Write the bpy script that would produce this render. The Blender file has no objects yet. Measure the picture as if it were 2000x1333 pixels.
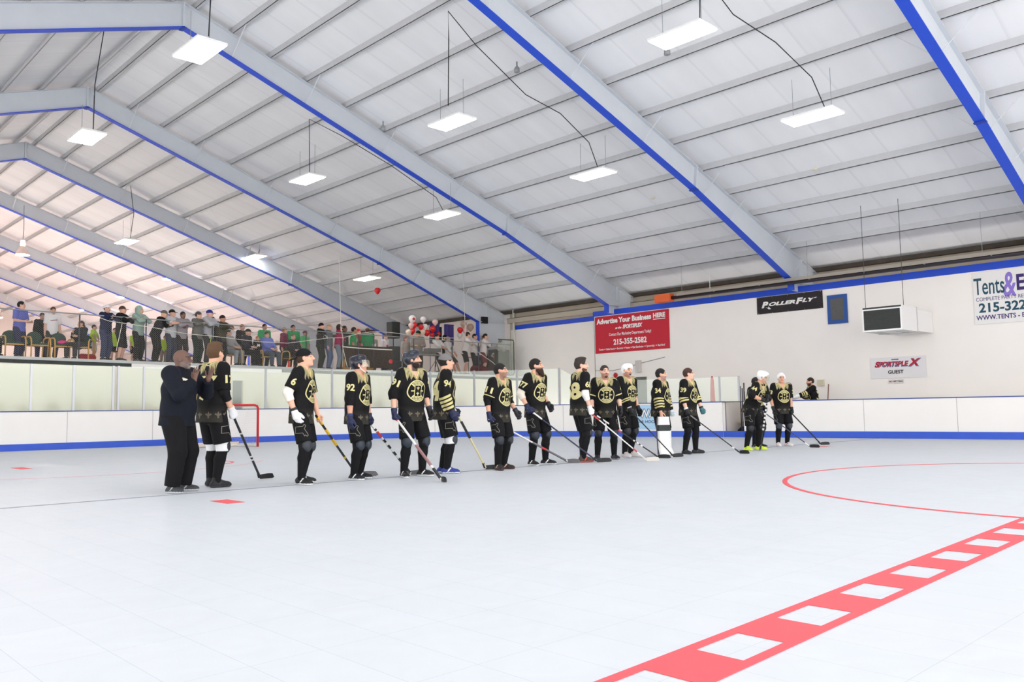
import bpy, bmesh, math, random
import numpy as np
from mathutils import Vector, Matrix
from mathutils.bvhtree import BVHTree

# ------------------------------------------------------------------ camera, world, exposure
S = bpy.context.scene
COL = S.collection
FULL = 1.0          # voxel size multiplier for the figures
YAW, PITCH, ROLL, CAM_H = 0.764, 0.0827, -0.0148, 0.95
fwd = Vector((math.sin(YAW) * math.cos(PITCH), math.cos(YAW) * math.cos(PITCH), math.sin(PITCH)))
rgt = Vector((math.cos(YAW), -math.sin(YAW), 0.0))
upv = rgt.cross(fwd)
r2 = rgt * math.cos(ROLL) + upv * math.sin(ROLL)
u2 = -rgt * math.sin(ROLL) + upv * math.cos(ROLL)
cd = bpy.data.cameras.new('camera')
cd.sensor_width = 36.0
cd.lens = 1636.65 * 36.0 / 2000.0
cd.clip_end = 300.0
cam = bpy.data.objects.new('camera', cd)
COL.objects.link(cam)
cam.matrix_world = Matrix(((r2.x, u2.x, -fwd.x, 0.0), (r2.y, u2.y, -fwd.y, 0.0),
                           (r2.z, u2.z, -fwd.z, CAM_H), (0, 0, 0, 1)))
S.camera = cam
S.view_settings.view_transform = 'Standard'
S.view_settings.look = 'None'
S.view_settings.gamma = 1.0
S.view_settings.use_curve_mapping = False
S.view_settings.exposure = 0.45
S.cycles.use_denoising = True
S.cycles.max_bounces = 12
S.cycles.diffuse_bounces = 6
S.cycles.adaptive_threshold = 0.02
S.cycles.sample_clamp_indirect = 8.0
W = bpy.data.worlds.new('world')
S.world = W
W.use_nodes = True
bg = W.node_tree.nodes['Background']
bg.inputs[0].default_value = (1.0, 0.975, 0.945, 1)
bg.inputs[1].default_value = 2.4
LAMP_STRENGTH = 18.0       # the long white panel lamps
DOME_STRENGTH = 600.0       # the warm round lamps of the far hall

# ------------------------------------------------------------------ materials
def lin(c):
    return tuple(((v / 255.0) / 12.92 if v / 255.0 <= 0.04045 else ((v / 255.0 + 0.055) / 1.055) ** 2.4) for v in c) + (1.0,)

MATS = {}
def mat(name, rgb, rough=0.6, metal=0.0, noise=0.0, nscale=8.0, bump=0.0, bscale=60.0, spec=0.4, emit=None, estr=0.0, alpha=None, trans=0.0):
    if name in MATS:
        return MATS[name]
    m = bpy.data.materials.new(name)
    m.use_nodes = True
    nt = m.node_tree
    b = nt.nodes['Principled BSDF']
    b.inputs['Base Color'].default_value = lin(rgb)
    b.inputs['Roughness'].default_value = rough
    b.inputs['Metallic'].default_value = metal
    b.inputs['Specular IOR Level'].default_value = spec
    if trans:
        b.inputs['Transmission Weight'].default_value = trans
    if emit:
        b.inputs['Emission Color'].default_value = lin(emit)
        b.inputs['Emission Strength'].default_value = estr
    if noise or bump:
        tc = nt.nodes.new('ShaderNodeTexCoord')
    if noise:
        n = nt.nodes.new('ShaderNodeTexNoise')
        n.inputs['Scale'].default_value = nscale
        n.inputs['Detail'].default_value = 6
        nt.links.new(tc.outputs['Object'], n.inputs['Vector'])
        r = nt.nodes.new('ShaderNodeMapRange')
        r.inputs['To Min'].default_value = 1.0 - noise
        r.inputs['To Max'].default_value = 1.0 + noise * 0.6
        nt.links.new(n.outputs['Fac'], r.inputs['Value'])
        mx = nt.nodes.new('ShaderNodeVectorMath')
        mx.operation = 'SCALE'
        mx.inputs[0].default_value = lin(rgb)[:3]
        nt.links.new(r.outputs['Result'], mx.inputs['Scale'])
        nt.links.new(mx.outputs['Vector'], b.inputs['Base Color'])
    if bump:
        n2 = nt.nodes.new('ShaderNodeTexNoise')
        n2.inputs['Scale'].default_value = bscale
        nt.links.new(tc.outputs['Object'], n2.inputs['Vector'])
        bp = nt.nodes.new('ShaderNodeBump')
        bp.inputs['Strength'].default_value = bump
        bp.inputs['Distance'].default_value = 0.02
        nt.links.new(n2.outputs['Fac'], bp.inputs['Height'])
        nt.links.new(bp.outputs['Normal'], b.inputs['Normal'])
    MATS[name] = m
    return m

# ------------------------------------------------------------------ mesh helpers
def tag(o, label=None, cat=None, group=None, kind=None):
    if label: o['label'] = label
    if cat: o['category'] = cat
    if group: o['group'] = group
    if kind: o['kind'] = kind
    return o

def empty(name, loc=(0, 0, 0), rz=0.0):
    o = bpy.data.objects.new(name, None)
    o.empty_display_size = 0.1
    o.location = loc
    o.rotation_euler = (0, 0, rz)
    COL.objects.link(o)
    return o

class MB:
    """collects shapes, then links them as one mesh object"""
    def __init__(s):
        s.v = []; s.f = []; s.mi = []; s.cur = 0
    def add(s, vs, fs):
        b = len(s.v)
        s.v.extend([tuple(p) for p in vs])
        for f in fs:
            s.f.append([i + b for i in f]); s.mi.append(s.cur)
    def box(s, x0, x1, y0, y1, z0, z1):
        s.hexa([(x0, y0, z0), (x1, y0, z0), (x1, y1, z0), (x0, y1, z0), (x0, y0, z1), (x1, y0, z1), (x1, y1, z1), (x0, y1, z1)])
    def hexa(s, p):
        s.add(p, [(0, 3, 2, 1), (4, 5, 6, 7), (0, 1, 5, 4), (1, 2, 6, 5), (2, 3, 7, 6), (3, 0, 4, 7)])
    def bar(s, a, b, w, h, up=(0, 0, 1)):
        a = Vector(a); b = Vector(b); d = (b - a).normalized()
        u = Vector(up)
        if abs(d.dot(u)) > 0.98: u = Vector((0, 1, 0))
        x = d.cross(u).normalized(); u = x.cross(d)
        q = [(-.5, -.5), (.5, -.5), (.5, .5), (-.5, .5)]
        s.hexa([a + x * (i * w) + u * (j * h) for i, j in q] + [b + x * (i * w) + u * (j * h) for i, j in q])
    def tube(s, pts, r, n=8, closed=False):
        pts = [Vector(p) for p in pts]
        rs = r if isinstance(r, (list, tuple)) else [r] * len(pts)
        ring = []
        prev = None
        for i, p in enumerate(pts):
            d = (pts[min(i + 1, len(pts) - 1)] - pts[max(i - 1, 0)]).normalized()
            if prev is None:
                u = Vector((0, 0, 1)) if abs(d.z) < 0.9 else Vector((1, 0, 0))
            else:
                u = prev
            x = d.cross(u).normalized(); u = x.cross(d).normalized(); prev = u
            ring.append([p + (x * math.cos(2 * math.pi * k / n) + u * math.sin(2 * math.pi * k / n)) * rs[i] for k in range(n)])
        vs = [q for rg in ring for q in rg]
        fs = []
        for i in range(len(pts) - 1):
            for k in range(n):
                fs.append((i * n + k, i * n + (k + 1) % n, (i + 1) * n + (k + 1) % n, (i + 1) * n + k))
        fs.append(tuple(range(n))[::-1]); fs.append(tuple((len(pts) - 1) * n + k for k in range(n)))
        s.add(vs, fs)
    def lathe(s, prof, c=(0, 0, 0), n=20):
        c = Vector(c)
        vs = [c + Vector((r * math.cos(2 * math.pi * k / n), r * math.sin(2 * math.pi * k / n), z)) for r, z in prof for k in range(n)]
        fs = [(i * n + k, i * n + (k + 1) % n, (i + 1) * n + (k + 1) % n, (i + 1) * n + k) for i in range(len(prof) - 1) for k in range(n)]
        fs.append(tuple(range(n))[::-1]); fs.append(tuple((len(prof) - 1) * n + k for k in range(n)))
        s.add(vs, fs)
    def ell(s, c, r, n=16, m=10, rot=None):
        c = Vector(c); vs = []; fs = []
        for i in range(m + 1):
            t = math.pi * i / m
            for k in range(n):
                a = 2 * math.pi * k / n
                p = Vector((r[0] * math.sin(t) * math.cos(a), r[1] * math.sin(t) * math.sin(a), r[2] * math.cos(t)))
                vs.append(c + (rot @ p if rot else p))
        for i in range(m):
            for k in range(n):
                fs.append((i * n + k, (i + 1) * n + k, (i + 1) * n + (k + 1) % n, i * n + (k + 1) % n))
        s.add(vs, fs)
    def prism(s, poly, y0, y1, axis='y'):
        n = len(poly)
        if axis == 'y': vs = [(a, y0, b) for a, b in poly] + [(a, y1, b) for a, b in poly]
        elif axis == 'x': vs = [(y0, a, b) for a, b in poly] + [(y1, a, b) for a, b in poly]
        else: vs = [(a, b, y0) for a, b in poly] + [(a, b, y1) for a, b in poly]
        s.add(vs, [tuple(range(n)), tuple(range(2 * n - 1, n - 1, -1))] + [(i, i + n, (i + 1) % n + n, (i + 1) % n) for i in range(n)])
    def build(s, name, m, parent=None, smooth=False, bevel=0.0, **tags):
        me = bpy.data.meshes.new(name)
        me.from_pydata([tuple(p) for p in s.v], [], s.f)
        ms = m if isinstance(m, (list, tuple)) else [m]
        for q in ms: me.materials.append(q)
        if len(ms) > 1: me.polygons.foreach_set('material_index', s.mi)
        bm = bmesh.new(); bm.from_mesh(me)
        bmesh.ops.recalc_face_normals(bm, faces=bm.faces)
        bm.to_mesh(me); bm.free()
        if smooth: me.polygons.foreach_set('use_smooth', [True] * len(me.polygons))
        me.update()
        o = bpy.data.objects.new(name, me)
        COL.objects.link(o)
        if parent: o.parent = parent
        if bevel:
            md = o.modifiers.new('bevel', 'BEVEL'); md.width = bevel; md.segments = 2; md.limit_method = 'ANGLE'
        if tags: tag(o, **tags)
        return o

def copy_tree(o, parent=None):
    c = o.copy()
    COL.objects.link(c)
    if parent: c.parent = parent
    for ch in list(o.children): copy_tree(ch, c)
    return c

def text_mesh(body, size, shear=0.0, bold=0.0, sx=1.0, align='CENTER'):
    """flat lettering: (verts2d, faces), centred on its baseline"""
    cu = bpy.data.curves.new('t', 'FONT')
    cu.body = body; cu.size = size; cu.shear = shear; cu.offset = bold; cu.align_x = align
    cu.resolution_u = 4
    ob = bpy.data.objects.new('t', cu)
    me = bpy.data.meshes.new_from_object(ob)
    vs = [(v.co.x * sx, v.co.y) for v in me.vertices]
    fs = [tuple(p.vertices) for p in me.polygons]
    bpy.data.objects.remove(ob); bpy.data.curves.remove(cu); bpy.data.meshes.remove(me)
    return vs, fs

def fit_text(body, x0, x1, z0, z1, **k):
    """lettering stretched to fill a rectangle"""
    vs, fs = text_mesh(body, 1.0, **k)
    a = min(v[0] for v in vs); b = max(v[0] for v in vs); c = min(v[1] for v in vs); d = max(v[1] for v in vs)
    return [(x0 + (v[0] - a) / (b - a) * (x1 - x0), z0 + (v[1] - c) / (d - c) * (z1 - z0)) for v in vs], fs

def wall_sign_text(mb, tm, x, flip=True):
    """puts 2d lettering on a plane x = const, read from smaller x: letters run towards -y"""
    vs, fs = tm
    mb.add([(x, -a, b) for a, b in vs], [f[::-1] for f in fs])
# ------------------------------------------------------------------ setting
def floor_material():
    m = bpy.data.materials.new('sport_tile'); m.use_nodes = True
    nt = m.node_tree; b = nt.nodes['Principled BSDF']
    geo = nt.nodes.new('ShaderNodeTexCoord')
    br = nt.nodes.new('ShaderNodeTexBrick')
    br.offset = 0.0; br.squash = 1.0
    br.inputs['Color1'].default_value = lin((208, 212, 217)); br.inputs['Color2'].default_value = lin((206, 211, 216))
    br.inputs['Mortar'].default_value = lin((180, 186, 193))
    br.inputs['Scale'].default_value = 1.0
    br.inputs['Mortar Size'].default_value = 0.0012
    br.inputs['Brick Width'].default_value = 0.61; br.inputs['Row Height'].default_value = 0.305
    mp = nt.nodes.new('ShaderNodeMapping'); mp.inputs['Rotation'].default_value = (0, 0, math.radians(90))
    nt.links.new(geo.outputs['Object'], mp.inputs['Vector']); nt.links.new(mp.outputs['Vector'], br.inputs['Vector'])
    n = nt.nodes.new('ShaderNodeTexNoise'); n.inputs['Scale'].default_value = 0.55; n.inputs['Detail'].default_value = 8
    nt.links.new(geo.outputs['Object'], n.inputs['Vector'])
    n2 = nt.nodes.new('ShaderNodeTexNoise'); n2.inputs['Scale'].default_value = 3.0; n2.inputs['Detail'].default_value = 10; n2.inputs['Distortion'].default_value = 1.5
    nt.links.new(geo.outputs['Object'], n2.inputs['Vector'])
    rr = nt.nodes.new('ShaderNodeMapRange'); rr.inputs['From Min'].default_value = 0.35; rr.inputs['From Max'].default_value = 0.7
    rr.inputs['To Min'].default_value = 0.965; rr.inputs['To Max'].default_value = 1.0
    nt.links.new(n2.outputs['Fac'], rr.inputs['Value'])
    r1 = nt.nodes.new('ShaderNodeMapRange'); r1.inputs['To Min'].default_value = 0.97; r1.inputs['To Max'].default_value = 1.02
    nt.links.new(n.outputs['Fac'], r1.inputs['Value'])
    mu = nt.nodes.new('ShaderNodeMath'); mu.operation = 'MULTIPLY'
    nt.links.new(rr.outputs['Result'], mu.inputs[0]); nt.links.new(r1.outputs['Result'], mu.inputs[1])
    sc = nt.nodes.new('ShaderNodeVectorMath'); sc.operation = 'SCALE'
    nt.links.new(br.outputs['Color'], sc.inputs[0]); nt.links.new(mu.outputs['Value'], sc.inputs['Scale'])
    nt.links.new(sc.outputs['Vector'], b.inputs['Base Color'])
    b.inputs['Roughness'].default_value = 0.5; b.inputs['Specular IOR Level'].default_value = 0.25
    return m

def roof_material():
    m = bpy.data.materials.new('roof_liner'); m.use_nodes = True
    nt = m.node_tree; b = nt.nodes['Principled BSDF']
    tc = nt.nodes.new('ShaderNodeTexCoord')
    n = nt.nodes.new('ShaderNodeTexNoise'); n.inputs['Scale'].default_value = 0.5; n.inputs['Detail'].default_value = 7
    mp = nt.nodes.new('ShaderNodeMapping'); mp.inputs['Scale'].default_value = (0.35, 2.2, 1)
    nt.links.new(tc.outputs['Object'], mp.inputs['Vector']); nt.links.new(mp.outputs['Vector'], n.inputs['Vector'])
    wv = nt.nodes.new('ShaderNodeTexWave'); wv.bands_direction = 'Y'; wv.wave_profile = 'SAW'
    wv.inputs['Scale'].default_value = 0.314 / 1.22 * 1.0; wv.inputs['Distortion'].default_value = 0.25
    nt.links.new(tc.outputs['Object'], wv.inputs['Vector'])
    cr = nt.nodes.new('ShaderNodeMapRange'); cr.inputs['From Min'].default_value = 0.93; cr.inputs['To Min'].default_value = 1.0; cr.inputs['To Max'].default_value = 0.9
    nt.links.new(wv.outputs['Fac'], cr.inputs['Value'])
    r1 = nt.nodes.new('ShaderNodeMapRange'); r1.inputs['To Min'].default_value = 0.86; r1.inputs['To Max'].default_value = 1.08
    nt.links.new(n.outputs['Fac'], r1.inputs['Value'])
    mu = nt.nodes.new('ShaderNodeMath'); mu.operation = 'MULTIPLY'
    nt.links.new(cr.outputs['Result'], mu.inputs[0]); nt.links.new(r1.outputs['Result'], mu.inputs[1])
    sc = nt.nodes.new('ShaderNodeVectorMath'); sc.operation = 'SCALE'; sc.inputs[0].default_value = lin((238, 239, 242))[:3]
    nt.links.new(mu.outputs['Value'], sc.inputs['Scale'])
    nt.links.new(sc.outputs['Vector'], b.inputs['Base Color'])
    b.inputs['Roughness'].default_value = 0.7
    return m

M_floor = floor_material()
M_roof = roof_material()
M_beam = mat('painted_steel', (205, 210, 216), 0.55, noise=0.06, nscale=3)
M_purlin = mat('purlin_steel', (196, 197, 200), 0.6, noise=0.08, nscale=4)
M_blue = mat('blue_paint', (34, 78, 206), 0.5, noise=0.06, nscale=6)
M_kick = mat('blue_kick_plate', (54, 92, 204), 0.45, noise=0.1, nscale=5)
M_board = mat('white_board', (243, 240, 236), 0.4, noise=0.03, nscale=2.5)
M_wallw = mat('white_wall_paint', (244, 239, 234), 0.8, noise=0.04, nscale=1.2)
M_wallb = mat('bare_block_wall', (196, 184, 166), 0.9, noise=0.16, nscale=1.6)
M_wallp = mat('pink_hall_wall', (238, 229, 223), 0.9, noise=0.05, nscale=1.0)
M_endw = mat('end_wall_paint', (241, 234, 216), 0.8, noise=0.05, nscale=0.9)
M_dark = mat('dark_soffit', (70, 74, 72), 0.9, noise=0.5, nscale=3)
M_seam = mat('seam_grey', (176, 174, 170), 0.9)  # plain grey for the thin joints between board panels
M_concrete = mat('grey_edge', (190, 192, 190), 0.8, noise=0.1, nscale=5)
M_red = mat('red_floor_paint', (236, 84, 92), 0.5, noise=0.07, nscale=7)
M_greyline = mat('grey_floor_paint', (150, 152, 166), 0.5, noise=0.1, nscale=7)
M_gold = mat('dull_yellow_mark', (232, 214, 120), 0.6)
M_alu = mat('aluminium', (200, 202, 208), 0.35, 0.6)
M_darkmetal = mat('dark_metal', (66, 70, 74), 0.5, 0.4)
M_black = mat('black_rubber', (20, 20, 22), 0.6)
M_white = mat('white_plastic', (240, 240, 238), 0.4)
M_cable = mat('black_cable', (36, 36, 40), 0.6)
M_wire = mat('steel_wire', (150, 152, 156), 0.5, 0.5)

# floor and its markings
mb = MB(); mb.add([(-6, -7, 0), (25.86, -7, 0), (25.86, 30, 0), (-6, 30, 0)], [(0, 1, 2, 3)])
mb.build('floor', M_floor, label='pale blue white sport tile floor of the rink', kind='structure')
mb = MB(); mb.add([(-16, 30, 0.0), (27.1, 30, 0.0), (27.1, 76, 0.0), (-16, 76, 0.0)], [(0, 1, 2, 3)])
mb.build('floor', mat('far_floor', (228, 216, 210), 0.7), label='floor of the hall behind the mezzanine', kind='structure')  # out of view, laid in a pinkish tone for bounce light

def flat(name, polys, m, z=0.004, **t):
    mb = MB()
    for p in polys:
        n = len(p)
        mb.add([(a, b, z) for a, b in p] + [(a, b, z - 0.003) for a, b in p],
               [tuple(range(n))] + [(i, i + n, (i + 1) % n + n, (i + 1) % n) for i in range(n)])
    return mb.build(name, m, kind='structure', **t)

def strip(pts, w):
    out = []
    for (a, b) in zip(pts[:-1], pts[1:]):
        d = Vector((b[0] - a[0], b[1] - a[1])).normalized(); n = Vector((-d.y, d.x)) * w / 2
        out.append([(a[0] - n.x, a[1] - n.y), (b[0] - n.x, b[1] - n.y), (b[0] + n.x, b[1] + n.y), (a[0] + n.x, a[1] + n.y)])
    return out

flat('floor_line', strip([(-6, 10.19), (25, 10.12)], 0.055), M_greyline, label='thin grey line on the floor under the row of players', cat='floor line')
# centre line: two borders and a ladder of red blocks
T = 0.034
def cl(x, y): return (x, y + T * (x - 5.0))
lad = [[cl(-6, 1.767), cl(24, 1.767), cl(24, 1.816), cl(-6, 1.816)], [cl(-6, 2.030), cl(24, 2.030), cl(24, 2.079), cl(-6, 2.079)]]
x = 2.51 - 0.668 * 12
while x < 22:
    lad.append([cl(x, 1.816), cl(x + 0.335, 1.816), cl(x + 0.335, 2.030), cl(x, 2.030)])
    x += 0.668
LADDER = flat('floor_line', lad, M_red, label='red ladder pattern centre line across the floor', cat='floor line')

def ring(cx, cy, r, w, a0, a1, n=60):
    ps = [(cx + r * math.cos(math.radians(a0 + (a1 - a0) * i / n)), cy + r * math.sin(math.radians(a0 + (a1 - a0) * i / n))) for i in range(n + 1)]
    return strip(ps, w)
M_redfaint = mat('worn_red_paint', (232, 186, 190), 0.5)
flat('floor_line', ring(11.75, 2.0, 3.85, 0.06, 5, 179.2, 90), M_red, 0.0045, label='thin red centre circle on the floor crossing the ladder line', cat='floor line')
flat('floor_line', ring(5.2, 18.0, 3.6, 0.05, 200, 330, 60), M_redfaint, label='worn faint pink circle line on the floor before the goal', cat='floor line')
flat('floor_line', ring(6.6, 16.6, 1.15, 0.05, -70, 15, 24), M_red, label='short bright red arc on the floor beside the man in dark trousers', cat='floor line')
flat('floor_line', [[(4.05, 8.66), (4.25, 8.66), (4.25, 9.08), (4.05, 9.08)]], M_red, label='small red rectangle on the floor in front of the line of players', cat='floor mark')
flat('floor_line', [[(4.2, 17.5), (4.4, 17.5), (4.4, 18.2), (4.2, 18.2)]], M_red, label='small red rectangle far on the floor at the left', cat='floor mark')
flat('floor_line', [[(18.7, 9.1), (18.95, 9.1), (18.95, 9.35), (18.7, 9.35)]], M_red, label='tiny red mark on the floor beneath the farthest stick blades', cat='floor mark')
flat('floor_line', [[(10.2, 13.2), (10.5, 13.2), (10.5, 13.5), (10.2, 13.5)]], M_gold, label='small dull yellow mark on the floor behind the player with the grey cap', cat='floor mark')

# roof: z of the liner at a given x, on either side of the ridge
RX = 8.48; EX = 27.1; EZ = 5.6355; SL = 0.3354; LX = 2 * RX - EX
Y0, Y1 = -9.0, 75.0
def roofz(x): return EZ + SL * (EX - max(x, 2 * RX - x))
rz = roofz(RX)
mb = MB()
mb.add([(LX, Y0, EZ), (RX, Y0, rz), (RX, Y1, rz), (LX, Y1, EZ), (LX, Y0, EZ + .12), (RX, Y0, rz + .12), (RX, Y1, rz + .12), (LX, Y1, EZ + .12)],
       [(0, 1, 2, 3), (7, 6, 5, 4), (0, 3, 7, 4), (0, 4, 5, 1), (3, 2, 6, 7)])
mb.add([(EX, Y0, EZ), (RX, Y0, rz), (RX, Y1, rz), (EX, Y1, EZ), (EX, Y0, EZ + .12), (RX, Y0, rz + .12), (RX, Y1, rz + .12), (EX, Y1, EZ + .12)],
       [(3, 2, 1, 0), (4, 5, 6, 7), (4, 7, 3, 0), (1, 5, 4, 0), (7, 6, 2, 3)])
mb.build('ceiling', M_roof, label='white lined sloping roof over the rink', kind='structure')

# purlins: thin Z sections along the whole hall
OFF = {1: .4786, 2: .1977, 3: 0, 4: -.0466, 5: -.0535, 6: -.0109, 7: -.0148, 8: .0676, 9: .0641, 10: .0466, 11: 0, 12: -.2318, 13: -.498, 14: -.8227}
PX = [27.107 - 1.3696 * i - OFF[i] for i in range(1, 15)]
def purlin(x, side):
    z = roofz(x) - 0.002
    mb = MB(); h = 0.185; t = 0.012; w = 0.075
    sx = 1 if side > 0 else -1
    def pr(a, b, c, d):
        mb.prism([(a, c), (b, c), (b, d), (a, d)], Y0, Y1)
    mb.prism([(x, z), (x + sx * t, z - SL * t), (x + sx * t, z - h), (x, z - h)], Y0, Y1)
    mb.prism([(x, z - h), (x + sx * w, z - h - SL * w * 0), (x + sx * w, z - h + t), (x, z - h + t)], Y0, Y1)
    mb.build('purlin', M_purlin, label='long white steel purlin under the roof liner', cat='purlin', kind='structure', group='purlins under the roof')
for px in PX:
    purlin(px, 1)
for px in PX:
    purlin(2 * RX - px, -1)

# portal frames: tapered white web with a blue bottom flange
FY = [5.8225, 13.2831, 21.0915, 28.769, 36.2007, 43.82, 51.44, 59.06, 66.68, -1.8]
def frame(y):
    root = empty('roof_frame', (0, y, 0))
    tag(root, 'white tapered roof frame with a blue painted lower flange', 'roof frame', 'roof frames across the hall', 'structure')
    top = lambda x: roofz(x) - 0.187
    kx, kz, sx, sz, rxx, rzz = 25.40, 5.043, 19.972, 7.161, 8.48, 11.038
    right = [(rxx, rzz), (sx, sz), (kx, kz)]
    mir = lambda p: (2 * RX - p[0], p[1])
    # web as a polygon with thickness
    zb = 4.72 if y < 22 else 0.0
    prof = right + [(kx, zb), (EX - 0.02, zb), (EX - 0.02, top(EX)), (RX, top(RX))]
    w = MB()
    for P in (prof, [mir(p) for p in prof]):
        w.prism(P, -0.006, 0.006)
    for P in ([(RX, top(RX)), (EX - .02, top(EX)), (EX - .02, top(EX) - .012), (RX, top(RX) - .012)],):
        w.prism(P, -0.11, 0.11); w.prism([mir(p) for p in P], -0.11, 0.11)
    w.build('web', M_beam, root)
    fl = MB()
    low = right + [(kx, zb)]
    def flange(a, b, sgn):
        d = Vector((b[0] - a[0], b[1] - a[1])).normalized(); n = Vector((d.y, -d.x))
        if (n.y > 0 and abs(d.x) > .3) : n = -n
        if abs(d.x) <= .3: n = Vector((-sgn, 0))
        t = 0.02
        fl.prism([a, b, (b[0] + n.x * t, b[1] + n.y * t), (a[0] + n.x * t, a[1] + n.y * t)], -0.115, 0.115)
    for a, b in zip(low[:-1], low[1:]):
        flange(a, b, 1); flange(mir(a), mir(b), -1)
    fl.build('bottom_flange', M_blue, root)
    st = MB()
    for X, Z in ((sx, sz), (2 * RX - sx, sz), (RX, rzz)):
        st.hexa([(X - .03, -.1, Z - .01), (X + .03, -.1, Z - .01), (X + .03, .1, Z - .01), (X - .03, .1, Z - .01),
                 (X + (0.09 if X > RX else -.09 if X < RX else 0) - .02, -.1, top(X)), (X + (0.09 if X > RX else -.09 if X < RX else 0) + .02, -.1, top(X)),
                 (X + (0.09 if X > RX else -.09 if X < RX else 0) + .02, .1, top(X)), (X + (0.09 if X > RX else -.09 if X < RX else 0) - .02, .1, top(X))])
    st.box(26.0, 26.03, -.1, .1, kz + .2, top(26.0)); st.box(2 * RX - 26.03, 2 * RX - 26.0, -.1, .1, kz + .2, top(26.0))
    st.box(kx, EX - .05, -.1, .1, kz - .015, kz + .015)
    st.build('stiffener_plate', M_beam, root)
    sp = MB()
    for X, Z in ((sx, sz), (RX, rzz)):
        sp.box(X - .05, X + .05, -.13, .13, Z - .05, Z - .018)
    sp.build('splice_plate', mat('blue_paint_dark', (28, 60, 160), 0.6), root)
    def bz(x):
        if x < sx: return rzz + (sz - rzz) * (x - rxx) / (sx - rxx)
        return sz + (kz - sz) * (x - sx) / (kx - sx)
    for i in (1, 2, 4, 5, 7, 9, 11, 13):
        x = PX[i - 1]
        if x > kx: continue
        for s in (-1, 1):
            b = MB(); b.bar((x, s * .1, bz(x) + .02), (x + .02, s * .85, roofz(x) - .17), 0.03, 0.008)
            b.build('flange_brace', M_beam, root)
for y in FY: frame(y)

# long side of the hall on the right
def quadwall(name, m, pts, th, **t):
    mb = MB(); n = Vector(pts[1]) - Vector(pts[0]); u = Vector(pts[3]) - Vector(pts[0]); k = n.cross(u).normalized() * th
    mb.hexa([Vector(p) for p in pts] + [Vector(p) + k for p in pts]); return mb.build(name, m, kind='structure', **t)
quadwall('wall_right', [M_wallb], [(EX, Y0, 0), (EX, 28.4, 0), (EX, 28.4, 5.63), (EX, Y0, 5.63)], .2, label='bare beige block wall above the blue stripe')
quadwall('wall_right', [M_wallp], [(EX, 28.4, 0), (EX, 75, 0), (EX, 75, 5.63), (EX, 28.4, 5.63)], .2, label='pinkish side wall of the hall behind the mezzanine')
quadwall('wall_right', [M_wallw], [(27.06, 22.2, 0), (27.06, 28.3, 0), (27.06, 28.3, 4.70), (27.06, 22.2, 4.70)], .03, label='white painted lower wall beside the white pipe')
WX = 25.85
quadwall('wall_bench', [M_wallw], [(WX, Y0, 0), (WX, 22.15, 0), (WX, 22.15, 4.69), (WX, Y0, 4.69)], .25, label='white built-out wall behind the players bench')
quadwall('wall_bench', [M_wallw], [(WX, 22.15, 0), (EX, 22.15, 0), (EX, 22.15, 4.69), (WX, 22.15, 4.69)], .02, label='white return of the built-out wall')
mb = MB(); mb.box(WX - .012, WX + .27, Y0, 22.17, 4.69, 4.90); mb.box(WX - .012, 27.09, 22.15, 22.19, 4.69, 4.90)
mb.build('trim_1', M_blue, label='blue stripe along the top of the built-out white wall', kind='structure')
mb = MB(); mb.box(27.04, 27.09, 22.19, 28.0, 4.70, 4.90)
mb.build('trim_2', M_blue, label='blue stripe on the recessed white wall', kind='structure')
mb = MB(); mb.box(WX + .27, WX + .30, Y0, 22.1, 4.86, 4.915)
mb.build('trim_3', mat('yellow_edge', (226, 204, 90), .6), label='yellow edge behind the blue stripe', kind='structure')
mb = MB(); mb.box(26.93, 27.1, Y0, 75, 5.48, 5.62)
mb.build('trim_4', mat('stained_eave', (78, 70, 62), .9, noise=.5, nscale=2.5), label='dark stained eave strip under the roof', kind='structure')
mb = MB(); mb.box(26.9, 27.08, Y0, 28.4, 5.02, 5.05); mb.box(26.9, 26.92, Y0, 28.4, 5.05, 5.25); mb.box(26.9, 27.0, Y0, 28.4, 5.23, 5.25)
mb.build('trim_5', mat('beige_girt', (188, 178, 162), .7, noise=.08), label='beige wall girt under the eave', kind='structure')
quadwall('wall_far', [M_wallp], [(LX, 74.9, 0), (EX, 74.9, 0), (EX, 74.9, 12), (LX, 74.9, 12)], -.2, label='far end wall of the hall')
quadwall('wall_left', [M_wallp], [(LX, 30.5, 0), (LX, 75, 0), (LX, 75, 5.7), (LX, 30.5, 5.7)], .2, label='far side wall on the left of the hall')

# boards round the rink
BH = 1.11
END = lambda x: 27.005 - 0.038 * (x - 11.0)
line = [(-13, END(-13)), (-6, END(-6)), (0, END(0)), (3.2, END(3.2)), (9.0, END(9.0)), (13.2, 26.72), (16.3, 26.0), (18.9, 24.8), (20.8, 22.9), (22.0, 20.3), (22.8, 17.5), (23.42, 15.15), (23.50, 14.83)]
line2 = [(23.66, 14.16), (23.85, 12.5), (24.2, 10.3), (24.5, 7.6), (24.7, 6.0), (25.0, 2.0), (25.2, -2.0), (25.3, -8.5)]
def smoothline(ps, n=6):
    out = []
    for i in range(len(ps) - 1):
        p0 = Vector(ps[max(i - 1, 0)]); p1 = Vector(ps[i]); p2 = Vector(ps[i + 1]); p3 = Vector(ps[min(i + 2, len(ps) - 1)])
        for k in range(n):
            t = k / n
            out.append(0.5 * ((2 * p1) + (p2 - p0) * t + (2 * p0 - 5 * p1 + 4 * p2 - p3) * t * t + (3 * p1 - p0 - 3 * p2 + p3) * t ** 3))
    out.append(Vector(ps[-1]))
    return out
def offs(ps, d):
    out = []
    for i, p in enumerate(ps):
        t = (ps[min(i + 1, len(ps) - 1)] - ps[max(i - 1, 0)]).normalized(); out.append(p + Vector((-t.y, t.x)) * d)
    return out
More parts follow.
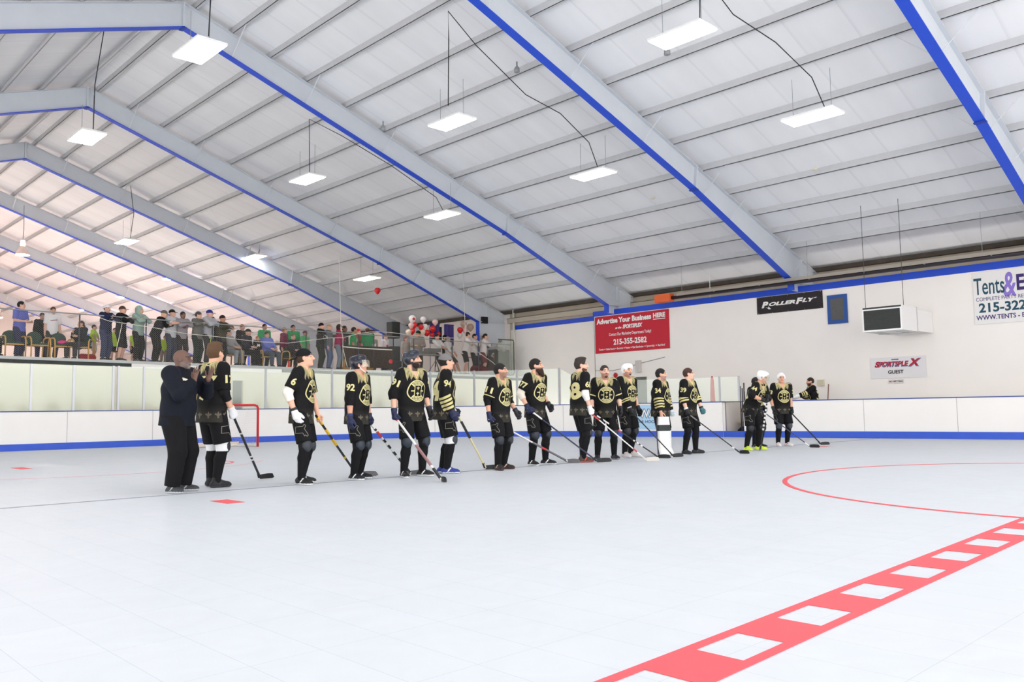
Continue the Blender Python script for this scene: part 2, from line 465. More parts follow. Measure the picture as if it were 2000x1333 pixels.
def extr(mb, ps, d0, d1, z0, z1):
    a = offs(ps, d0); b = offs(ps, d1); n = len(ps)
    vs = [(p.x, p.y, z0) for p in a] + [(p.x, p.y, z0) for p in b] + [(p.x, p.y, z1) for p in b] + [(p.x, p.y, z1) for p in a]
    fs = []
    for i in range(n - 1):
        for k in range(4):
            q = (k + 1) % 4
            fs.append((k * n + i, k * n + i + 1, q * n + i + 1, q * n + i))
    fs += [(0, n, 2 * n, 3 * n), (n - 1, 4 * n - 1, 3 * n - 1, 2 * n - 1)]
    mb.add(vs, fs)
SM1 = smoothline(line); SM2 = smoothline(line2)
for ps, lb in ((SM1, 'white dasher boards round the far end and corner of the rink'), (SM2, 'white dasher boards along the players bench')):
    mb = MB(); extr(mb, ps, 0.0, 0.10, 0.0, BH); b = mb.build('dasher_boards', M_board, label=lb, cat='boards', kind='structure')
    mb = MB(); extr(mb, ps, -0.014, 0.0, 0.0, 0.195); mb.build('kick_plate', M_kick, b)
    mb = MB(); extr(mb, ps, -0.012, 0.115, BH, BH + 0.028); mb.build('cap_rail', mat('blue_cap', (70, 84, 150), .5), b)
    mb = MB(); L = 0.0; nxt = 1.2
    for p, q in zip(ps[:-1], ps[1:]):
        d = (q - p); l = d.length
        while L + l > nxt:
            c = p + d * ((nxt - L) / l); t = d.normalized(); nn = Vector((-t.y, t.x))
            a = c - nn * .003
            mb.bar((a.x, a.y, 0.2), (a.x, a.y, BH), 0.012, 0.004, up=(nn.x, nn.y, 0)); nxt += 2.44
        L += l
    mb.build('panel_seam', M_seam, b)

# wall under the mezzanine behind the end glass, mezzanine slab
def yw(x): return 27.95 - 0.038 * (x - 11.0)
def zm(x): return 2.78 - 0.0135 * (x - 6.0)
A, B = -13.0, 26.9
quadwall('wall_end', [M_endw], [(A, yw(A), 0), (B, yw(B), 0), (B, yw(B), zm(B) - .16), (A, yw(A), zm(A) - .16)], -.15, label='pale wall under the mezzanine behind the end glass')
mb = MB(); mb.hexa([(A, yw(A) - .05, zm(A) - .09), (B, yw(B) - .05, zm(B) - .09), (B, 46, zm(B) - .09), (A, 46, zm(A) - .09), (A, yw(A) - .05, zm(A)), (B, yw(B) - .05, zm(B)), (B, 46, zm(B)), (A, 46, zm(A))])
mz = mb.build('floor', M_concrete, label='grey edged floor of the spectator mezzanine', kind='structure')
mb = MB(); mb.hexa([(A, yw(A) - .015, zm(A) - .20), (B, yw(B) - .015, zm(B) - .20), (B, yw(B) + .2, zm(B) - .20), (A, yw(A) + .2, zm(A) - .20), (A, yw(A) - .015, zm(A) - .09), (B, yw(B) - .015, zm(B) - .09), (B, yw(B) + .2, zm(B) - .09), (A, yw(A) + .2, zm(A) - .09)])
mb.build('trim_6', M_dark, label='dark mottled band under the mezzanine edge', kind='structure')  # mottled dark colour over the whole band
mb = MB(); x0, x1 = 9.8, 15.0
mb.hexa([(x0, yw(x0) - .03, zm(x0) - .24), (x1, yw(x1) - .03, zm(x1) - .24), (x1, yw(x1) + .1, zm(x1) - .24), (x0, yw(x0) + .1, zm(x0) - .24), (x0, yw(x0) - .03, zm(x0) - .09), (x1, yw(x1) - .03, zm(x1) - .09), (x1, yw(x1) + .1, zm(x1) - .09), (x0, yw(x0) + .1, zm(x0) - .09)])
mb.build('trim_7', M_board, label='white board covering the band under the mezzanine edge', kind='structure')

# glass above the boards
gm = bpy.data.materials.new('rink_glass'); gm.use_nodes = True
nt = gm.node_tree; pb = nt.nodes['Principled BSDF']; out = nt.nodes['Material Output']
tr = nt.nodes.new('ShaderNodeBsdfTransparent'); tr.inputs[0].default_value = (0.95, 0.97, 0.945, 1)
gl = nt.nodes.new('ShaderNodeBsdfGlossy'); gl.inputs['Roughness'].default_value = 0.08; gl.inputs['Color'].default_value = (.9, .95, .92, 1)
df = nt.nodes.new('ShaderNodeBsdfDiffuse'); df.inputs[0].default_value = lin((228, 232, 226))
m1 = nt.nodes.new('ShaderNodeMixShader'); m1.inputs[0].default_value = 0.08
m2 = nt.nodes.new('ShaderNodeMixShader'); m2.inputs[0].default_value = 0.05
nt.links.new(tr.outputs[0], m1.inputs[1]); nt.links.new(df.outputs[0], m1.inputs[2])
nt.links.new(m1.outputs[0], m2.inputs[1]); nt.links.new(gl.outputs[0], m2.inputs[2]); nt.links.new(m2.outputs[0], out.inputs['Surface'])
M_glass = gm
def pane(a, b, z0, z1a, z1b=None, lb=''):
    z1b = z1b or z1a
    d = Vector((b[0] - a[0], b[1] - a[1])).normalized(); n = Vector((-d.y, d.x)) * .012
    mb = MB(); mb.hexa([(a[0], a[1], z0), (b[0], b[1], z0), (b[0] + n.x, b[1] + n.y, z0), (a[0] + n.x, a[1] + n.y, z0),
                        (a[0], a[1], z1a), (b[0], b[1], z1b), (b[0] + n.x, b[1] + n.y, z1b), (a[0] + n.x, a[1] + n.y, z1a)])
    mb.build('rink_glass_pane', M_glass, label=lb, cat='glass pane', kind='structure', group='glass panes above the boards')
def post(x, y, z1, lb, r=.03, m=None):
    mb = MB(); mb.box(x - r, x + r, y - .03, y + .03, BH + .028, z1)
    mb.build('glass_post', m or M_alu, label=lb, cat='post', group='posts between the panes of the end glass')
ends = [-9.0, -6.0, -3.2, 0.0, 1.9, 4.3, 6.73, 7.86, 8.97, 9.12, 9.88, 12.28, 12.38, 13.76, 16.08, 18.1]
ytop = [END(x) + .05 for x in ends]
ytop[-3] = 26.60; ytop[-2] = 26.12; ytop[-1] = 25.3
for i, x in enumerate(ends):
    post(x, ytop[i], 2.50, 'grey post holding the end glass above the boards')
    if i and x - ends[i - 1] > .3:
        pane((ends[i - 1] + .03, ytop[i - 1]), (x - .03, ytop[i]), BH + .03, 2.49, lb='clear pane of the end glass above the white boards')
cor = [(18.13, 25.28), (19.3, 24.55), (20.45, 23.4), (21.3, 22.0), (21.95, 20.5)]
for a, b in zip(cor[:-1], cor[1:]):
    pane(a, b, BH + .03, 2.42, lb='clear pane of the corner glass above the white boards')
    post(b[0], b[1], 2.44, 'light post of the corner glass above the boards')
pane((21.97, 20.44), (22.2, 19.72), BH + .03, 2.40, 1.98, lb='clear pane with a sloping top beside the bearded player')
post(22.21, 19.7, 2.05, 'short dark post at the low end of the sloping pane', .02, M_darkmetal)
sid = [(22.24, 19.6), (22.62, 18.2), (22.98, 16.8), (23.28, 15.75), (23.50, 14.9), (23.66, 14.3)]
for a, b in zip(sid[:-1], sid[1:]):
    pane(a, b, BH + .03, 1.92, lb='low clear pane above the boards before the bench')
    post(b[0], b[1], 1.94, 'slim post of the low side glass', .015)
# ------------------------------------------------------------------ lamps
M_lamp = mat('lit_lamp_panel', (255, 255, 255), emit=(255, 254, 248), estr=LAMP_STRENGTH)
M_domel = mat('lit_warm_dome', (255, 235, 220), emit=(255, 240, 232), estr=DOME_STRENGTH)
M_dome = mat('dome_reflector', (236, 214, 204), 0.3, 0.0)
def panel_lamp():
    root = empty('panel_lamp', (0, 0, 0))
    mb = MB(); mb.box(-.31, .31, -.61, .61, 0, .05); mb.box(-.2, .2, -.5, .5, .05, .09)
    mb.build('housing', M_white, root, bevel=.01)
    mb = MB(); mb.box(-.29, .29, -.59, .59, -.012, -.001); mb.build('diffuser', M_lamp, root)
    for s in (-1, 1):
        mb = MB(); mb.tube([(0, s * .45, .09), (0, s * .45, 1.0)], .006, 5); mb.build('hanger', M_wire, root)
    return root
lamp_spots = [(6.76, 15.95), (13.2, 15.85), (13.41, 9.07), (17.57, 8.51), (17.35, 14.77), (13.12, 22.78), (17.2, 21.2), (6.8, 22.98), (12.3, 36.0), (17.95, 35.85), (19.9, 29.6),
              (6.6, 9.2), (6.6, 2.4), (13.3, 2.4), (19.8, 2.6), (6.6, -4.5), (13.3, -4.5), (19.8, -4.5), (0.3, 2.4), (0.3, 9.2), (0.3, 16.0), (0.3, 23.0)]
LL = ['bright panel lamp hanging below the blue kink of the ridge nearest the top left', 'bright panel lamp with a cord rising to a hook, above the middle of the row', 'bright panel lamp nearest the top edge, right of centre',
      'bright panel lamp above the dark wall board, right of centre', 'bright panel lamp above the red wall banner', 'bright panel lamp with a straight cord above the helmeted players', 'bright panel lamp under the blue flange, end of a drooping cord',
      'bright panel lamp on a long cord at the second ridge', 'small bright panel lamp on a long cord above the leaning spectators', 'small bright panel lamp above the seated spectators', 'smallest bright panel lamp low over the right part of the mezzanine']
pl = panel_lamp()
for i, (x, y) in enumerate(lamp_spots):
    o = pl if i == 0 else copy_tree(pl)
    o.location = (x, y, 6.6 if i == 10 else 7.4 if i in (3, 4, 6) else 8.2)
    tag(o, LL[i] if i < len(LL) else 'bright panel lamp of the rows outside the picture', 'lamp', 'panel lamps under the roof' if i < len(LL) else 'panel lamps beyond the frame')
def dome_lamp():
    root = empty('dome_lamp')
    mb = MB(); mb.lathe([(.28, -.02), (.26, .06), (.17, .26), (.10, .36), (.08, .36)], n=20); mb.build('reflector', M_dome, root, smooth=True)
    mb = MB(); mb.lathe([(.02, -.06), (.20, -.05), (.27, -.025), (.2, .0), (.02, .0)], n=20); mb.build('lens', M_domel, root, smooth=True)
    mb = MB(); mb.lathe([(.03, .36), (.10, .37), (.11, .5), (.09, .62), (.03, .64)], n=14); mb.build('ballast', mat('glowing_ballast', (252, 232, 222), .4, emit=(255, 220, 200), estr=1.5), root, smooth=True)  # ballast housing is given a faint glow of its own
    mb = MB(); mb.tube([(0, 0, .64), (.02, 0, 1.1), (0, 0, 2.2)], .015, 6); mb.build('cord', M_wire, root)
    return root
dl = dome_lamp()
DL = [((9.72, 41.35, 8.15), 'round warm dome lamp at the left edge above the spectators'), ((17.35, 44.49, 8.2), 'round warm dome lamp above the spectator in the grey hood'),
      ((17.85, 52.94, 8.2), 'round warm dome lamp right above the man in the white cap'), ((18.12, 60.78, 8.2), 'round warm dome lamp just above the railing behind the boy in yellow'),
      ((14.6, 68.0, 8.1), 'farthest round warm dome lamp above the empty green chairs')]
for i, (p, lb) in enumerate(DL):
    o = dl if i == 0 else copy_tree(dl)
    o.location = p; tag(o, lb, 'lamp', 'dome lamps in the far hall')
for p in ((3.5, 41.0, 8.2), (3.5, 49.5, 8.2), (3.5, 58, 8.2), (24, 44.0, 7.0), (24.0, 52.0, 7.0), (24, 60, 7.0), (10.0, 50, 8.2), (-2, 46, 7.0)):
    o = copy_tree(dl); o.location = p; tag(o, 'warm dome lamp of the far hall hidden from view', 'lamp', 'dome lamps out of sight')
# ------------------------------------------------------------------ figures: implicit surfaces turned into meshes
V3 = lambda *a: np.array(a, dtype=float)
def nrm(v):
    v = np.asarray(v, float); n = np.linalg.norm(v); return v / n if n > 1e-9 else v

class Field:
    def __init__(s, lo, hi, h, fine=()):
        """fine: list of (axis, a, b, step) bands sampled more densely"""
        s.ax = []
        for k in range(3):
            xs = []; x = lo[k]
            while x < hi[k]:
                xs.append(x); st = h
                for a, p, q, f in fine:
                    if a == k and p <= x <= q: st = min(st, f)
                x += st
            xs.append(x); s.ax.append(np.array(xs))
        s.v = np.full([len(a) for a in s.ax], 0.15, np.float32)
    def win(s, lo, hi):
        sl = []
        for k in range(3):
            a = max(int(np.searchsorted(s.ax[k], lo[k])) - 1, 0); b = min(int(np.searchsorted(s.ax[k], hi[k])) + 1, len(s.ax[k]))
            if b <= a: return None
            sl.append(slice(a, b))
        return tuple(sl), s.ax[0][sl[0]][:, None, None], s.ax[1][sl[1]][None, :, None], s.ax[2][sl[2]][None, None, :]
    def put(s, sl, d, k, op):
        v = s.v[sl]
        if op == 's': d = -d
        if k <= 0:
            s.v[sl] = np.minimum(v, d) if op == 'u' else np.maximum(v, d)
        elif op == 'u':
            h = np.clip(0.5 + 0.5 * (d - v) / k, 0, 1); s.v[sl] = d + (v - d) * h - k * h * (1 - h) if False else (d * (1 - h) + v * h - k * h * (1 - h))
        else:
            h = np.clip(0.5 - 0.5 * (d - v) / k, 0, 1); s.v[sl] = d * (1 - h) + v * h + k * h * (1 - h)
    def cone(s, a, b, ra, rb, k=0.02, w=None, q=1.0, cap=(0, 0), op='u'):
        a = np.asarray(a, float); b = np.asarray(b, float)
        m = max(ra, rb) * max(q, 1) + k + 0.03
        r = s.win(np.minimum(a, b) - m, np.maximum(a, b) + m)
        if r is None: return
        sl, X, Y, Z = r; d = b - a; L2 = max(d @ d, 1e-12); L = math.sqrt(L2)
        px, py, pz = X - a[0], Y - a[1], Z - a[2]
        tu = (px * d[0] + py * d[1] + pz * d[2]) / L2; t = np.clip(tu, 0, 1)
        qx, qy, qz = px - t * d[0], py - t * d[1], pz - t * d[2]
        n2 = qx * qx + qy * qy + qz * qz
        if w is not None and q != 1.0:
            w = nrm(w); c = qx * w[0] + qy * w[1] + qz * w[2]; n2 = n2 + (1 / q ** 2 - 1) * c * c
        dd = np.sqrt(np.maximum(n2, 0)) - (ra + (rb - ra) * t)
        if cap[0]: dd = np.maximum(dd, -tu * L)
        if cap[1]: dd = np.maximum(dd, (tu - 1) * L)
        s.put(sl, dd.astype(np.float32), k, op)
    def ell(s, c, r, k=0.02, R=None, op='u'):
        c = np.asarray(c, float); m = max(r) + k + 0.03
        q = s.win(c - m, c + m)
        if q is None: return
        sl, X, Y, Z = q; x, y, z = X - c[0], Y - c[1], Z - c[2]
        if R is not None:
            x, y, z = R[0, 0] * x + R[1, 0] * y + R[2, 0] * z, R[0, 1] * x + R[1, 1] * y + R[2, 1] * z, R[0, 2] * x + R[1, 2] * y + R[2, 2] * z
        k0 = np.sqrt((x / r[0]) ** 2 + (y / r[1]) ** 2 + (z / r[2]) ** 2); k1 = np.sqrt((x / r[0] ** 2) ** 2 + (y / r[1] ** 2) ** 2 + (z / r[2] ** 2) ** 2)
        s.put(sl, (k0 * (k0 - 1) / np.maximum(k1, 1e-6)).astype(np.float32), k, op)
    def half(s, p, n, op='s', k=0.0):
        """op 's' removes the side the normal points to"""
        X, Y, Z = s.ax[0][:, None, None], s.ax[1][None, :, None], s.ax[2][None, None, :]
        n = nrm(n); d = -((X - p[0]) * n[0] + (Y - p[1]) * n[1] + (Z - p[2]) * n[2])
        s.put((slice(None),) * 3, d.astype(np.float32), k, 's')
    def mesh(s):
        v = s.v; v[0] = v[-1] = 0.1; v[:, 0] = v[:, -1] = 0.1; v[:, :, 0] = v[:, :, -1] = 0.1
        ins = v < 0; n = v.shape
        cnt = np.zeros((n[0] - 1, n[1] - 1, n[2] - 1), np.int8)
        for i in (0, 1):
            for j in (0, 1):
                for k in (0, 1): cnt += ins[i:n[0] - 1 + i, j:n[1] - 1 + j, k:n[2] - 1 + k]
        act = (cnt > 0) & (cnt < 8)
        I = np.argwhere(act)
        if len(I) == 0: return np.zeros((0, 3)), np.zeros((0, 4), int)
        ids = np.full(act.shape, -1, np.int32); ids[act] = np.arange(len(I))
        acc = np.zeros((len(I), 3)); num = np.zeros(len(I))
        for a in range(3):
            b, c = [q for q in range(3) if q != a]
            for p in (0, 1):
                for q in (0, 1):
                    o = [0, 0, 0]; o[b] = p; o[c] = q; o2 = list(o); o2[a] = 1
                    v0 = v[I[:, 0] + o[0], I[:, 1] + o[1], I[:, 2] + o[2]]; v1 = v[I[:, 0] + o2[0], I[:, 1] + o2[1], I[:, 2] + o2[2]]
                    x = (v0 < 0) != (v1 < 0); t = np.where(x, v0 / np.where(x, v0 - v1, 1), 0)
                    pt = np.tile(np.array(o, float), (len(I), 1)); pt[:, a] = t
                    acc += pt * x[:, None]; num += x
        fr = acc / np.maximum(num, 1)[:, None]
        P = np.stack([s.ax[k][I[:, k]] + fr[:, k] * (s.ax[k][I[:, k] + 1] - s.ax[k][I[:, k]]) for k in range(3)], 1)
        F = []
        for a in range(3):
            b, c = (a + 1) % 3, (a + 2) % 3
            sa = [slice(1, -1)] * 3; sa[a] = slice(0, n[a] - 1); sb = list(sa); sb[a] = slice(1, n[a])
            i0 = ins[tuple(sa)]; i1 = ins[tuple(sb)]
            E = np.argwhere(i0 != i1); fl = i0[tuple(E.T)]
            off = [1, 1, 1]; off[a] = 0; E = E + np.array(off)
            def cid(db, dc):
                q = E.copy(); q[:, b] -= db; q[:, c] -= dc; return ids[q[:, 0], q[:, 1], q[:, 2]]
            Q = np.stack([cid(1, 1), cid(0, 1), cid(0, 0), cid(1, 0)], 1)
            Q[~fl] = Q[~fl][:, ::-1]; F.append(Q)
        return P, np.concatenate(F)

def npmesh(name, P, F, m, parent, attrs=None, extra=(), mi=None, smooth=True):
    """extra: list of (verts, faces, material index) pieces added to the same mesh"""
    vs = [np.asarray(P, float)]; fs = [list(map(tuple, F.tolist()))] if len(F) else [[]]; idx = [list(mi) if mi is not None else [0] * len(F)]
    b = len(P)
    for ev, ef, em in extra:
        vs.append(np.asarray(ev, float)); fs.append([tuple(i + b for i in f) for f in ef]); idx.append([em] * len(ef)); b += len(ev)
    A = np.concatenate(vs); faces = [f for q in fs for f in q]
    me = bpy.data.meshes.new(name)
    me.from_pydata(A.tolist(), [], faces)
    for q in (m if isinstance(m, (list, tuple)) else [m]): me.materials.append(q)
    mis = [i for q in idx for i in q]
    if any(mis): me.polygons.foreach_set('material_index', mis)
    if smooth: me.polygons.foreach_set('use_smooth', [True] * len(faces))
    for k, arr in (attrs or {}).items():
        at = me.attributes.new(k, 'FLOAT', 'POINT'); full = np.full(len(A), -0.05, np.float32); full[:len(P)] = arr
        at.data.foreach_set('value', full)
    me.update()
    o = bpy.data.objects.new(name, me); COL.objects.link(o)
    if parent: o.parent = parent
    return o

def ik(S_, T_, l1, l2, pole):
    d = T_ - S_; D = np.linalg.norm(d); D2 = min(D, (l1 + l2) * 0.999); u = nrm(d)
    T2 = S_ + u * D2
    a = (l1 ** 2 - l2 ** 2 + D2 ** 2) / (2 * D2); h = math.sqrt(max(l1 ** 2 - a * a, 0))
    p = np.asarray(pole, float); p = nrm(p - u * (p @ u))
    return S_ + u * a + p * h, T2

def rotz(a):
    c, s_ = math.cos(a), math.sin(a); return np.array([[c, -s_, 0], [s_, c, 0], [0, 0, 1]])
def rotx(a):
    c, s_ = math.cos(a), math.sin(a); return np.array([[1, 0, 0], [0, c, -s_], [0, s_, c]])
def roty(a):
    c, s_ = math.cos(a), math.sin(a); return np.array([[c, 0, s_], [0, 1, 0], [-s_, 0, c]])

class Rig:
    """joints of a 1.78 m figure; x to its right, y forward"""
    def __init__(s, hands, feet=((.11, 0, 10), (-.11, 0, 10)), lean=(0, 0), head=(0, 0), sit=False, twist=0, poles=None, wid=1.0, seat=0.46, handdir=None, crouch=0.0, roll=0.0):
        s.wid = wid; s.sit = sit
        pz = seat + 0.09 if sit else 0.93 - crouch
        s.pel = V3(0, -crouch * .5, pz)
        up = 0.51
        lx, ly = lean
        s.sh = s.pel + V3(lx, ly, math.sqrt(max(up ** 2 - lx * lx - ly * ly, 0.05)))
        s.axis = nrm(s.sh - s.pel)
        Rt = rotz(math.radians(twist)); s.Rt = Rt
        s.S = {1: s.sh + Rt @ V3(.175 * wid, 0, 0), -1: s.sh + Rt @ V3(-.175 * wid, 0, 0)}
        s.neck = s.sh + s.axis * 0.055
        yaw, pit = head; s.R = rotz(-math.radians(yaw)) @ rotx(math.radians(pit)) @ roty(math.radians(roll))
        s.hc = s.neck + s.axis * 0.085 + V3(0, 0.014, 0.055)
        s.hip = {1: s.pel + V3(.09, 0, -.01), -1: s.pel + V3(-.09, 0, -.01)}
        s.ank, s.knee, s.toe = {}, {}, {}
        for sg, (fx, fy, ta) in zip((1, -1), feet):
            A = V3(fx, fy, .085); a = math.radians(ta) * sg
            s.toe[sg] = V3(math.sin(a), math.cos(a), 0)
            s.knee[sg], s.ank[sg] = ik(s.hip[sg], A, .435, .42, s.toe[sg] + V3(.05 * sg, .3, .2 if sit else 0))
        s.elb, s.wr, s.hd = {}, {}, {}
        for sg, T in zip((1, -1), hands):
            po = (poles or {}).get(sg, V3(.45 * sg, -.8, -.3))
            s.elb[sg], s.wr[sg] = ik(s.S[sg], np.asarray(T, float), .30, .265, po)
            s.hd[sg] = nrm(s.wr[sg] - s.elb[sg])
            if handdir and sg in handdir: s.hd[sg] = nrm(handdir[sg])
    def H(s, *p): return s.hc + s.R @ np.asarray(p, float)

def add_head(f, r, nose=1.0, jaw=1.0):
    R = r.R; H = r.H
    f.ell(H(0, -.012, .018), (.076, .096, .098), .0, R)
    f.ell(H(0, .022, -.035), (.066, .074, .075), .02, R)
    f.ell(H(0, .040, -.072), (.052 * jaw, .052, .045), .025, R)
    f.ell(H(0, .078, -.098), (.026 * jaw, .018, .018), .02, R)
    f.cone(H(-.036, .080, .030), H(.036, .080, .030), .013, .013, .02)
    for sg in (1, -1):
        f.ell(H(.034 * sg, .101, .006), (.017, .014, .011), .014, R, 's')
        f.ell(H(.033 * sg, .078, .005), (.013, .0135, .0115), .004, R)
        f.ell(H(.042 * sg, .062, -.032), (.026, .024, .022), .02, R)
        f.ell(H(.079 * sg, -.004, -.008), (.009, .021, .032), .008, R)
    f.cone(H(0, .092, .020), H(0, .110 + .005 * nose, -.027), .009, .0145, .012)
    f.ell(H(.013, .102, -.032), (.009, .011, .008), .006, R); f.ell(H(-.013, .102, -.032), (.009, .011, .008), .006, R)
    f.cone(H(-.020, .090, -.060), H(.020, .090, -.060), .008, .008, .008, w=R @ V3(0, 1, 0), q=1.2)
    f.cone(H(-.017, .087, -.073), H(.017, .087, -.073), .009, .009, .008)
    f.cone(r.neck - r.axis * .05, H(0, -.022, -.055), .066 * max(r.wid, 1) ** .5, .058, .025)

def finger_pts(B, d, n, lens, curls):
    ax = np.cross(d, n); P = [B]; c = 0.0
    for l, cu in zip(lens, curls):
        c += cu; P.append(P[-1] + (d * math.cos(c) + n * math.sin(c)) * l)
    return P
def add_hand(f, r, sg, n, curl=(0.2, 0.25, 0.2), fat=1.0, extra=0.0, spread=0.0):
    """palm, four unequal fingers and a thumb; n is the direction the palm faces"""
    W0, d = r.wr[sg], r.hd[sg]; n = np.asarray(n, float); n = nrm(n - d * (n @ d)); w = np.cross(d, n)
    th = w * (1 if w @ r.thumbside[sg] > 0 else -1) if hasattr(r, 'thumbside') and sg in r.thumbside else w * sg
    e = extra
    f.cone(W0 + d * .015, W0 + d * .078, .019 * fat + e, .021 * fat + e, .012, w=w, q=1.75)
    for i, (o, l) in enumerate(zip((.031, .011, -.010, -.029), ((.040, .024, .020), (.045, .028, .021), (.042, .026, .020), (.033, .020, .017)))):
        B = W0 + d * (.088 - .004 * abs(i - 1)) + th * o
        dd = nrm(d + th * o * spread * 8)
        P = finger_pts(B, dd, n, l, curl)
        rr = (.0088, .0082, .0074, .0066)
        for j in range(3): f.cone(P[j], P[j + 1], rr[j] * fat + e, rr[j + 1] * fat + e, .004)
    B = W0 + d * .030 + th * .032; k = curl[0]
    dt = nrm(d * .72 + th * .62 + n * (.25 + .5 * k)); P1 = B + dt * .040; dt2 = nrm(d * .85 + th * (.35 - .5 * k) + n * (.2 + .6 * k)); P2 = P1 + dt2 * .030; P3 = P2 + nrm(dt2 + n * .3 * k) * .024
    for a, b, ra, rb in ((W0 + d * .02 + th * .018, B, .014, .013), (B, P1, .013, .010), (P1, P2, .0100, .0092), (P2, P3, .0092, .0076)): f.cone(a, b, ra * fat + e, rb * fat + e, .006)

def bounds(r, pad=.14):
    pts = [r.pel, r.sh, r.hc + V3(0, 0, .14), r.hc - V3(.0, .14, 0), r.hc + V3(0, .16, 0)] + [r.wr[s] + r.hd[s] * .2 for s in (1, -1)] + [r.elb[s] for s in (1, -1)] + [r.knee[s] for s in (1, -1)]
    pts += [r.ank[s] + r.toe[s] * .2 for s in (1, -1)] + [r.ank[s] - r.toe[s] * .1 for s in (1, -1)] + [r.pel + V3(.2 * r.wid, .15 * r.wid, 0), r.pel - V3(.2 * r.wid, .15 * r.wid, 0)]
    P = np.array(pts); lo = P.min(0) - pad; hi = P.max(0) + pad * .6; lo[2] = -.02
    return lo, hi

def body_field(r, h, palms, curls, bare=(1, 1), spread=0.0, belly=0.0):
    lo, hi = bounds(r)
    fh = h * .5
    fine = [(k, r.hc[k] - (.13, .13, .14)[k], r.hc[k] + (.13, .14, .13)[k], fh) for k in range(3)]
    if h < .012:
        for sg, b in zip((1, -1), bare):
            if b:
                for k in range(3):
                    c = r.wr[sg][k] + r.hd[sg][k] * .09; fine.append((k, c - .11, c + .11, .006))
    f = Field(lo, hi, h, fine); w = r.wid; X = r.Rt @ V3(1, 0, 0)
    f.cone(r.pel + V3(0, 0, -.03), r.pel + r.axis * .12, .108 * w, .10 * w, .04, V3(1, 0, 0), 1.36)
    f.cone(r.pel + r.axis * .10, r.pel + r.axis * .34, .10 * w + belly * .5, .112 * w, .05, X, 1.36)
    f.cone(r.pel + r.axis * .34, r.sh - r.axis * .03, .112 * w, .085 * w, .05, X, 1.5)
    f.cone(r.S[1], r.S[-1], .058, .058, .05)
    add_head(f, r)
    for sg in (1, -1):
        f.cone(r.hip[sg], r.knee[sg], .088 * w, .056, .03); f.cone(r.knee[sg], r.knee[sg] * .62 + r.ank[sg] * .38 - r.toe[sg] * .012, .055, .056, .02); f.cone(r.knee[sg] * .62 + r.ank[sg] * .38 - r.toe[sg] * .012, r.ank[sg], .055, .038, .02)
        f.cone(r.ank[sg] - r.toe[sg] * .03 - V3(0, 0, .045), r.ank[sg] + r.toe[sg] * .13 - V3(0, 0, .055), .032, .026, .02, np.cross(r.toe[sg], V3(0, 0, 1)), 1.35)
        f.cone(r.S[sg], r.elb[sg], .056 * w ** .5, .042 * w ** .5, .03)
        f.cone(r.elb[sg], r.elb[sg] * .65 + r.wr[sg] * .35, .042 * w ** .5, .043 * w ** .5, .015); f.cone(r.elb[sg] * .65 + r.wr[sg] * .35, r.wr[sg], .043 * w ** .5, .029, .015)
        f.cone(r.wr[sg], r.wr[sg] + r.hd[sg] * .03, .028, .022, .012)
        add_hand(f, r, sg, palms[sg], curls[sg], spread=spread)
    f.half((0, 0, 0.004), (0, 0, -1))
    return f

def head_attr(r, P):
    """signed masks on the face, positive inside: eyes and brows, lips, stubble"""
    q = (P - r.hc) @ r.R
    x, y, z = np.abs(q[:, 0]), q[:, 1], q[:, 2]
    far = np.linalg.norm(P - r.hc, axis=1) > .17
    eye = .0065 - np.sqrt(((x - .033) * .45) ** 2 + (z - .005) ** 2)
    brow = .0052 - np.maximum(np.abs(x - .034) - .018, np.abs(z - .030 + .1 * (x - .034)))
    brow = np.minimum(brow, .0052)
    dk = np.maximum(eye, brow); dk = np.where((y > .04) & ~far, dk, -.05)
    lip = np.where((y > .06) & ~far, .007 - np.maximum(np.abs(z + .067) , (x - .020)), -.05)
    st = np.where(~far, np.minimum(-.035 - z + .35 * np.maximum(0, .02 - y), y + .01), -.05)
    return dk, lip, st

SKINS = {}
def skin(rgb, stub=None, eye=(46, 36, 32), lip=None):
    key = (rgb, stub, eye)
    if key in SKINS: return SKINS[key]
    m = bpy.data.materials.new('skin'); m.use_nodes = True; nt = m.node_tree; b = nt.nodes['Principled BSDF']
    cur = nt.nodes.new('ShaderNodeRGB'); cur.outputs[0].default_value = lin(rgb); out = cur.outputs[0]
    for at, c, soft in (('stub', stub, .012), ('lip', lip or tuple(int(a * k) for a, k in zip(rgb, (.86, .62, .6))), .004), ('eye', eye, .003)):
        if c is None: continue
        a = nt.nodes.new('ShaderNodeAttribute'); a.attribute_name = at
        r = nt.nodes.new('ShaderNodeMapRange'); r.inputs['From Min'].default_value = -soft; r.inputs['From Max'].default_value = soft
        nt.links.new(a.outputs['Fac'], r.inputs['Value'])
        mx = nt.nodes.new('ShaderNodeMixRGB'); mx.inputs[2].default_value = lin(c)
        nt.links.new(r.outputs[0], mx.inputs[0]); nt.links.new(out, mx.inputs[1]); out = mx.outputs[0]
    nt.links.new(out, b.inputs['Base Color']); b.inputs['Roughness'].default_value = .55
    b.inputs['Subsurface Weight'].default_value = .0
    SKINS[key] = m; return m

